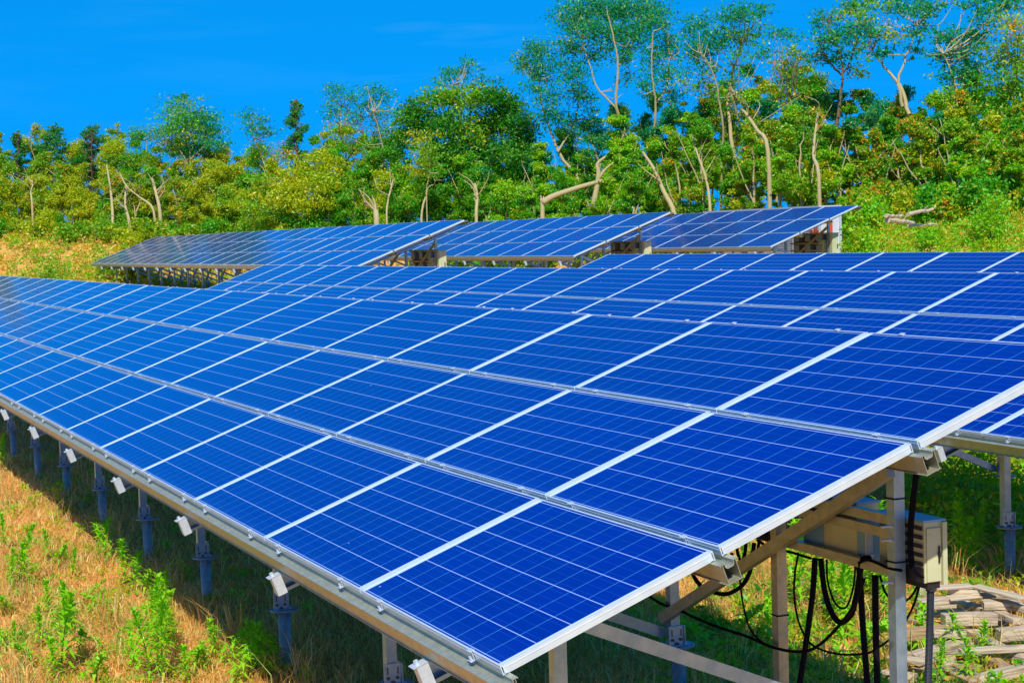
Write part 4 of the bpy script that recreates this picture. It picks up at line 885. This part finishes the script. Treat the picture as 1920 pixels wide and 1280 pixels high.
wl = [(34,1103,90,0),(22,1110,60,1),(48,1100,60,1),(89,1052,45,1),(137,1086,45,1),(110,1069,40,2),(192,1052,60,1),(200,1058,50,2),(236,1107,75,0),(250,1112,60,1),(274,1122,45,2),(91,1160,55,1),(80,1214,60,1),(114,1268,120,1),(139,1186,75,0),(125,1180,60,1),(17,1155,40,2),(13,1218,50,2),(28,1222,45,1),(207,1176,30,2),(211,1240,42,2),(230,1240,40,1),(253,1268,50,2),(295,1280,150,3),(283,1285,110,0),(305,1290,130,3),(291,1206,75,0),(320,1210,80,0),(312,1142,55,1),(330,1218,70,1),(371,1260,50,2),(385,1268,50,1),(405,1240,60,1),(420,1250,50,2),(468,1262,80,0),(480,1280,80,1),(502,1280,90,1),(520,1272,60,1),(192,1142,25,2),(160,1133,30,2),(169,1156,30,2),(60,1250,50,2),(150,1240,50,1),(180,1290,60,2),(350,1290,60,1),(440,1295,60,2),(268,1180,60,2),(8,1030,50,1),(102,1290,70,1),(5,880,50,1),
 (1810,1078,95,0),(1795,1082,85,0),(1835,1074,85,3),(1822,1084,70,1),(1868,1082,45,2),(1882,1080,50,1),(1729,1252,58,2),(1786,1250,62,1),(1838,1256,58,1),(1815,1296,62,1),(1762,1296,60,1),(1590,1200,90,1),(1560,1178,80,0),(1660,1132,115,0),(1640,1130,110,3),(1628,1120,80,1),(1500,1150,90,1),(1680,1198,80,0),(1530,1088,70,1),(1480,1090,55,2),(1605,1160,70,1),(1670,1180,70,1),(1900,1236,40,2),(1548,1140,70,1),(1390,1100,55,1),(1410,1075,60,1),(1250,1075,50,0),(1235,1085,45,1),(1330,1060,60,1),
 (1620,1250,70,2),(1570,1268,60,2),(1520,1245,60,1),(1440,1230,55,2),(1380,1210,50,2),(1340,1230,50,2),(1465,1180,60,1)]
first = {}
for i, (px, py, hp, k) in enumerate(wl):
    p = ground_at(px, py); D = float((p-CAM)@CF); h = hp/F*D; me = WM[k]; hm = (.46, .34, .26, .58, .22)[k]
    o = obj('leafy_weed', me, None, p); sc_ = (1.3 if px < 700 else 1.6)*h/hm; o.scale = (sc_*.95, sc_*.95, sc_); o.rotation_euler = (R.gauss(0, .06), R.gauss(0, .06), R.uniform(0, 6.28))
    side = px < 700
    kd = ('single-stemmed upright leafy weed', 'short leafy weed', 'low bushy leafy weed', 'tall slender leafy weed', 'low broad weed')[k]
    tag(o, 'green '+kd+(' in the dry grass left of the nearest array' if side else ' growing between the rack and the timber pile'), 'weed', ('leafy weeds left of the nearest array, ' if side else 'leafy weeds by the timber pile, ')+kd)

# weeds between the pile and the second array, in and beyond its shade (beyond counting)
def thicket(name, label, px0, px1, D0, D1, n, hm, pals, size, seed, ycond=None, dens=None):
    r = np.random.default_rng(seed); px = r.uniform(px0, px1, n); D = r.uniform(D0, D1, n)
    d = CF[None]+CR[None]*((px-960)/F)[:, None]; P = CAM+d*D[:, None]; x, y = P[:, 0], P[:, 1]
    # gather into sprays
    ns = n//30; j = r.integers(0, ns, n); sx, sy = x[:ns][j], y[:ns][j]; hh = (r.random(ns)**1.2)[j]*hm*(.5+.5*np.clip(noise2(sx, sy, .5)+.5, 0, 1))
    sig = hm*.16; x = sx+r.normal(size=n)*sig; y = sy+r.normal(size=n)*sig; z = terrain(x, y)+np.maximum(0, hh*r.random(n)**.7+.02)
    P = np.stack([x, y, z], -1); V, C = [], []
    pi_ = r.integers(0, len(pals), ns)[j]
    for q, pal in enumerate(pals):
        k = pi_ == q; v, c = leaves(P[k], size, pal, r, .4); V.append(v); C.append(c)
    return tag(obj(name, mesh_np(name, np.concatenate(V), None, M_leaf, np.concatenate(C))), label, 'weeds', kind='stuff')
thicket('weed_thicket', 'dense bright green and yellow weeds covering the right bank', 1540, 2080, 41, 60, 120000, .60, ('bg', 'bg', 'y', 'bg', 'y', 'bg', 'gd'), .10, 31)
thicket('bank_grass', 'tall green and orange grass on the bank at the left', -160, 520, 70, 98, 90000, .75, ('gd', 'y', 'gd', 'bg', 'gd', 'ol'), .15, 32)
thicket('field_weeds', 'weeds growing under and around the far arrays', 160, 1700, 34, 82, 40000, .40, ('g', 'bg', 'y', 'dg', 'ol'), .11, 33)
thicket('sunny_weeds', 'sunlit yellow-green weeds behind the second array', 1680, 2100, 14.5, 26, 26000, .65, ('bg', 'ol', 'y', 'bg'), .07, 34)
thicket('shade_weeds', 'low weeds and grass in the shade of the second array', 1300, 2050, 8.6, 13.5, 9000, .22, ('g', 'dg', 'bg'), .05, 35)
thicket('path_weeds', 'low green weeds on the open ground behind the rack', 1180, 1960, 8.8, 12.8, 8000, .26, ("bg", "y", "bg"), .045, 36)

thicket('low_green_growth', 'low bright green growth scattered through the dry grass on the left', -60, 560, 9, 24, 8000, .18, ('bg', 'bg', 'y'), .040, 37)

thicket('log_weeds', 'weeds growing up round the felled logs', 1640, 1790, 45.5, 48, 9000, .34, ('bg', 'y', 'bg', 'gd'), .08, 38)
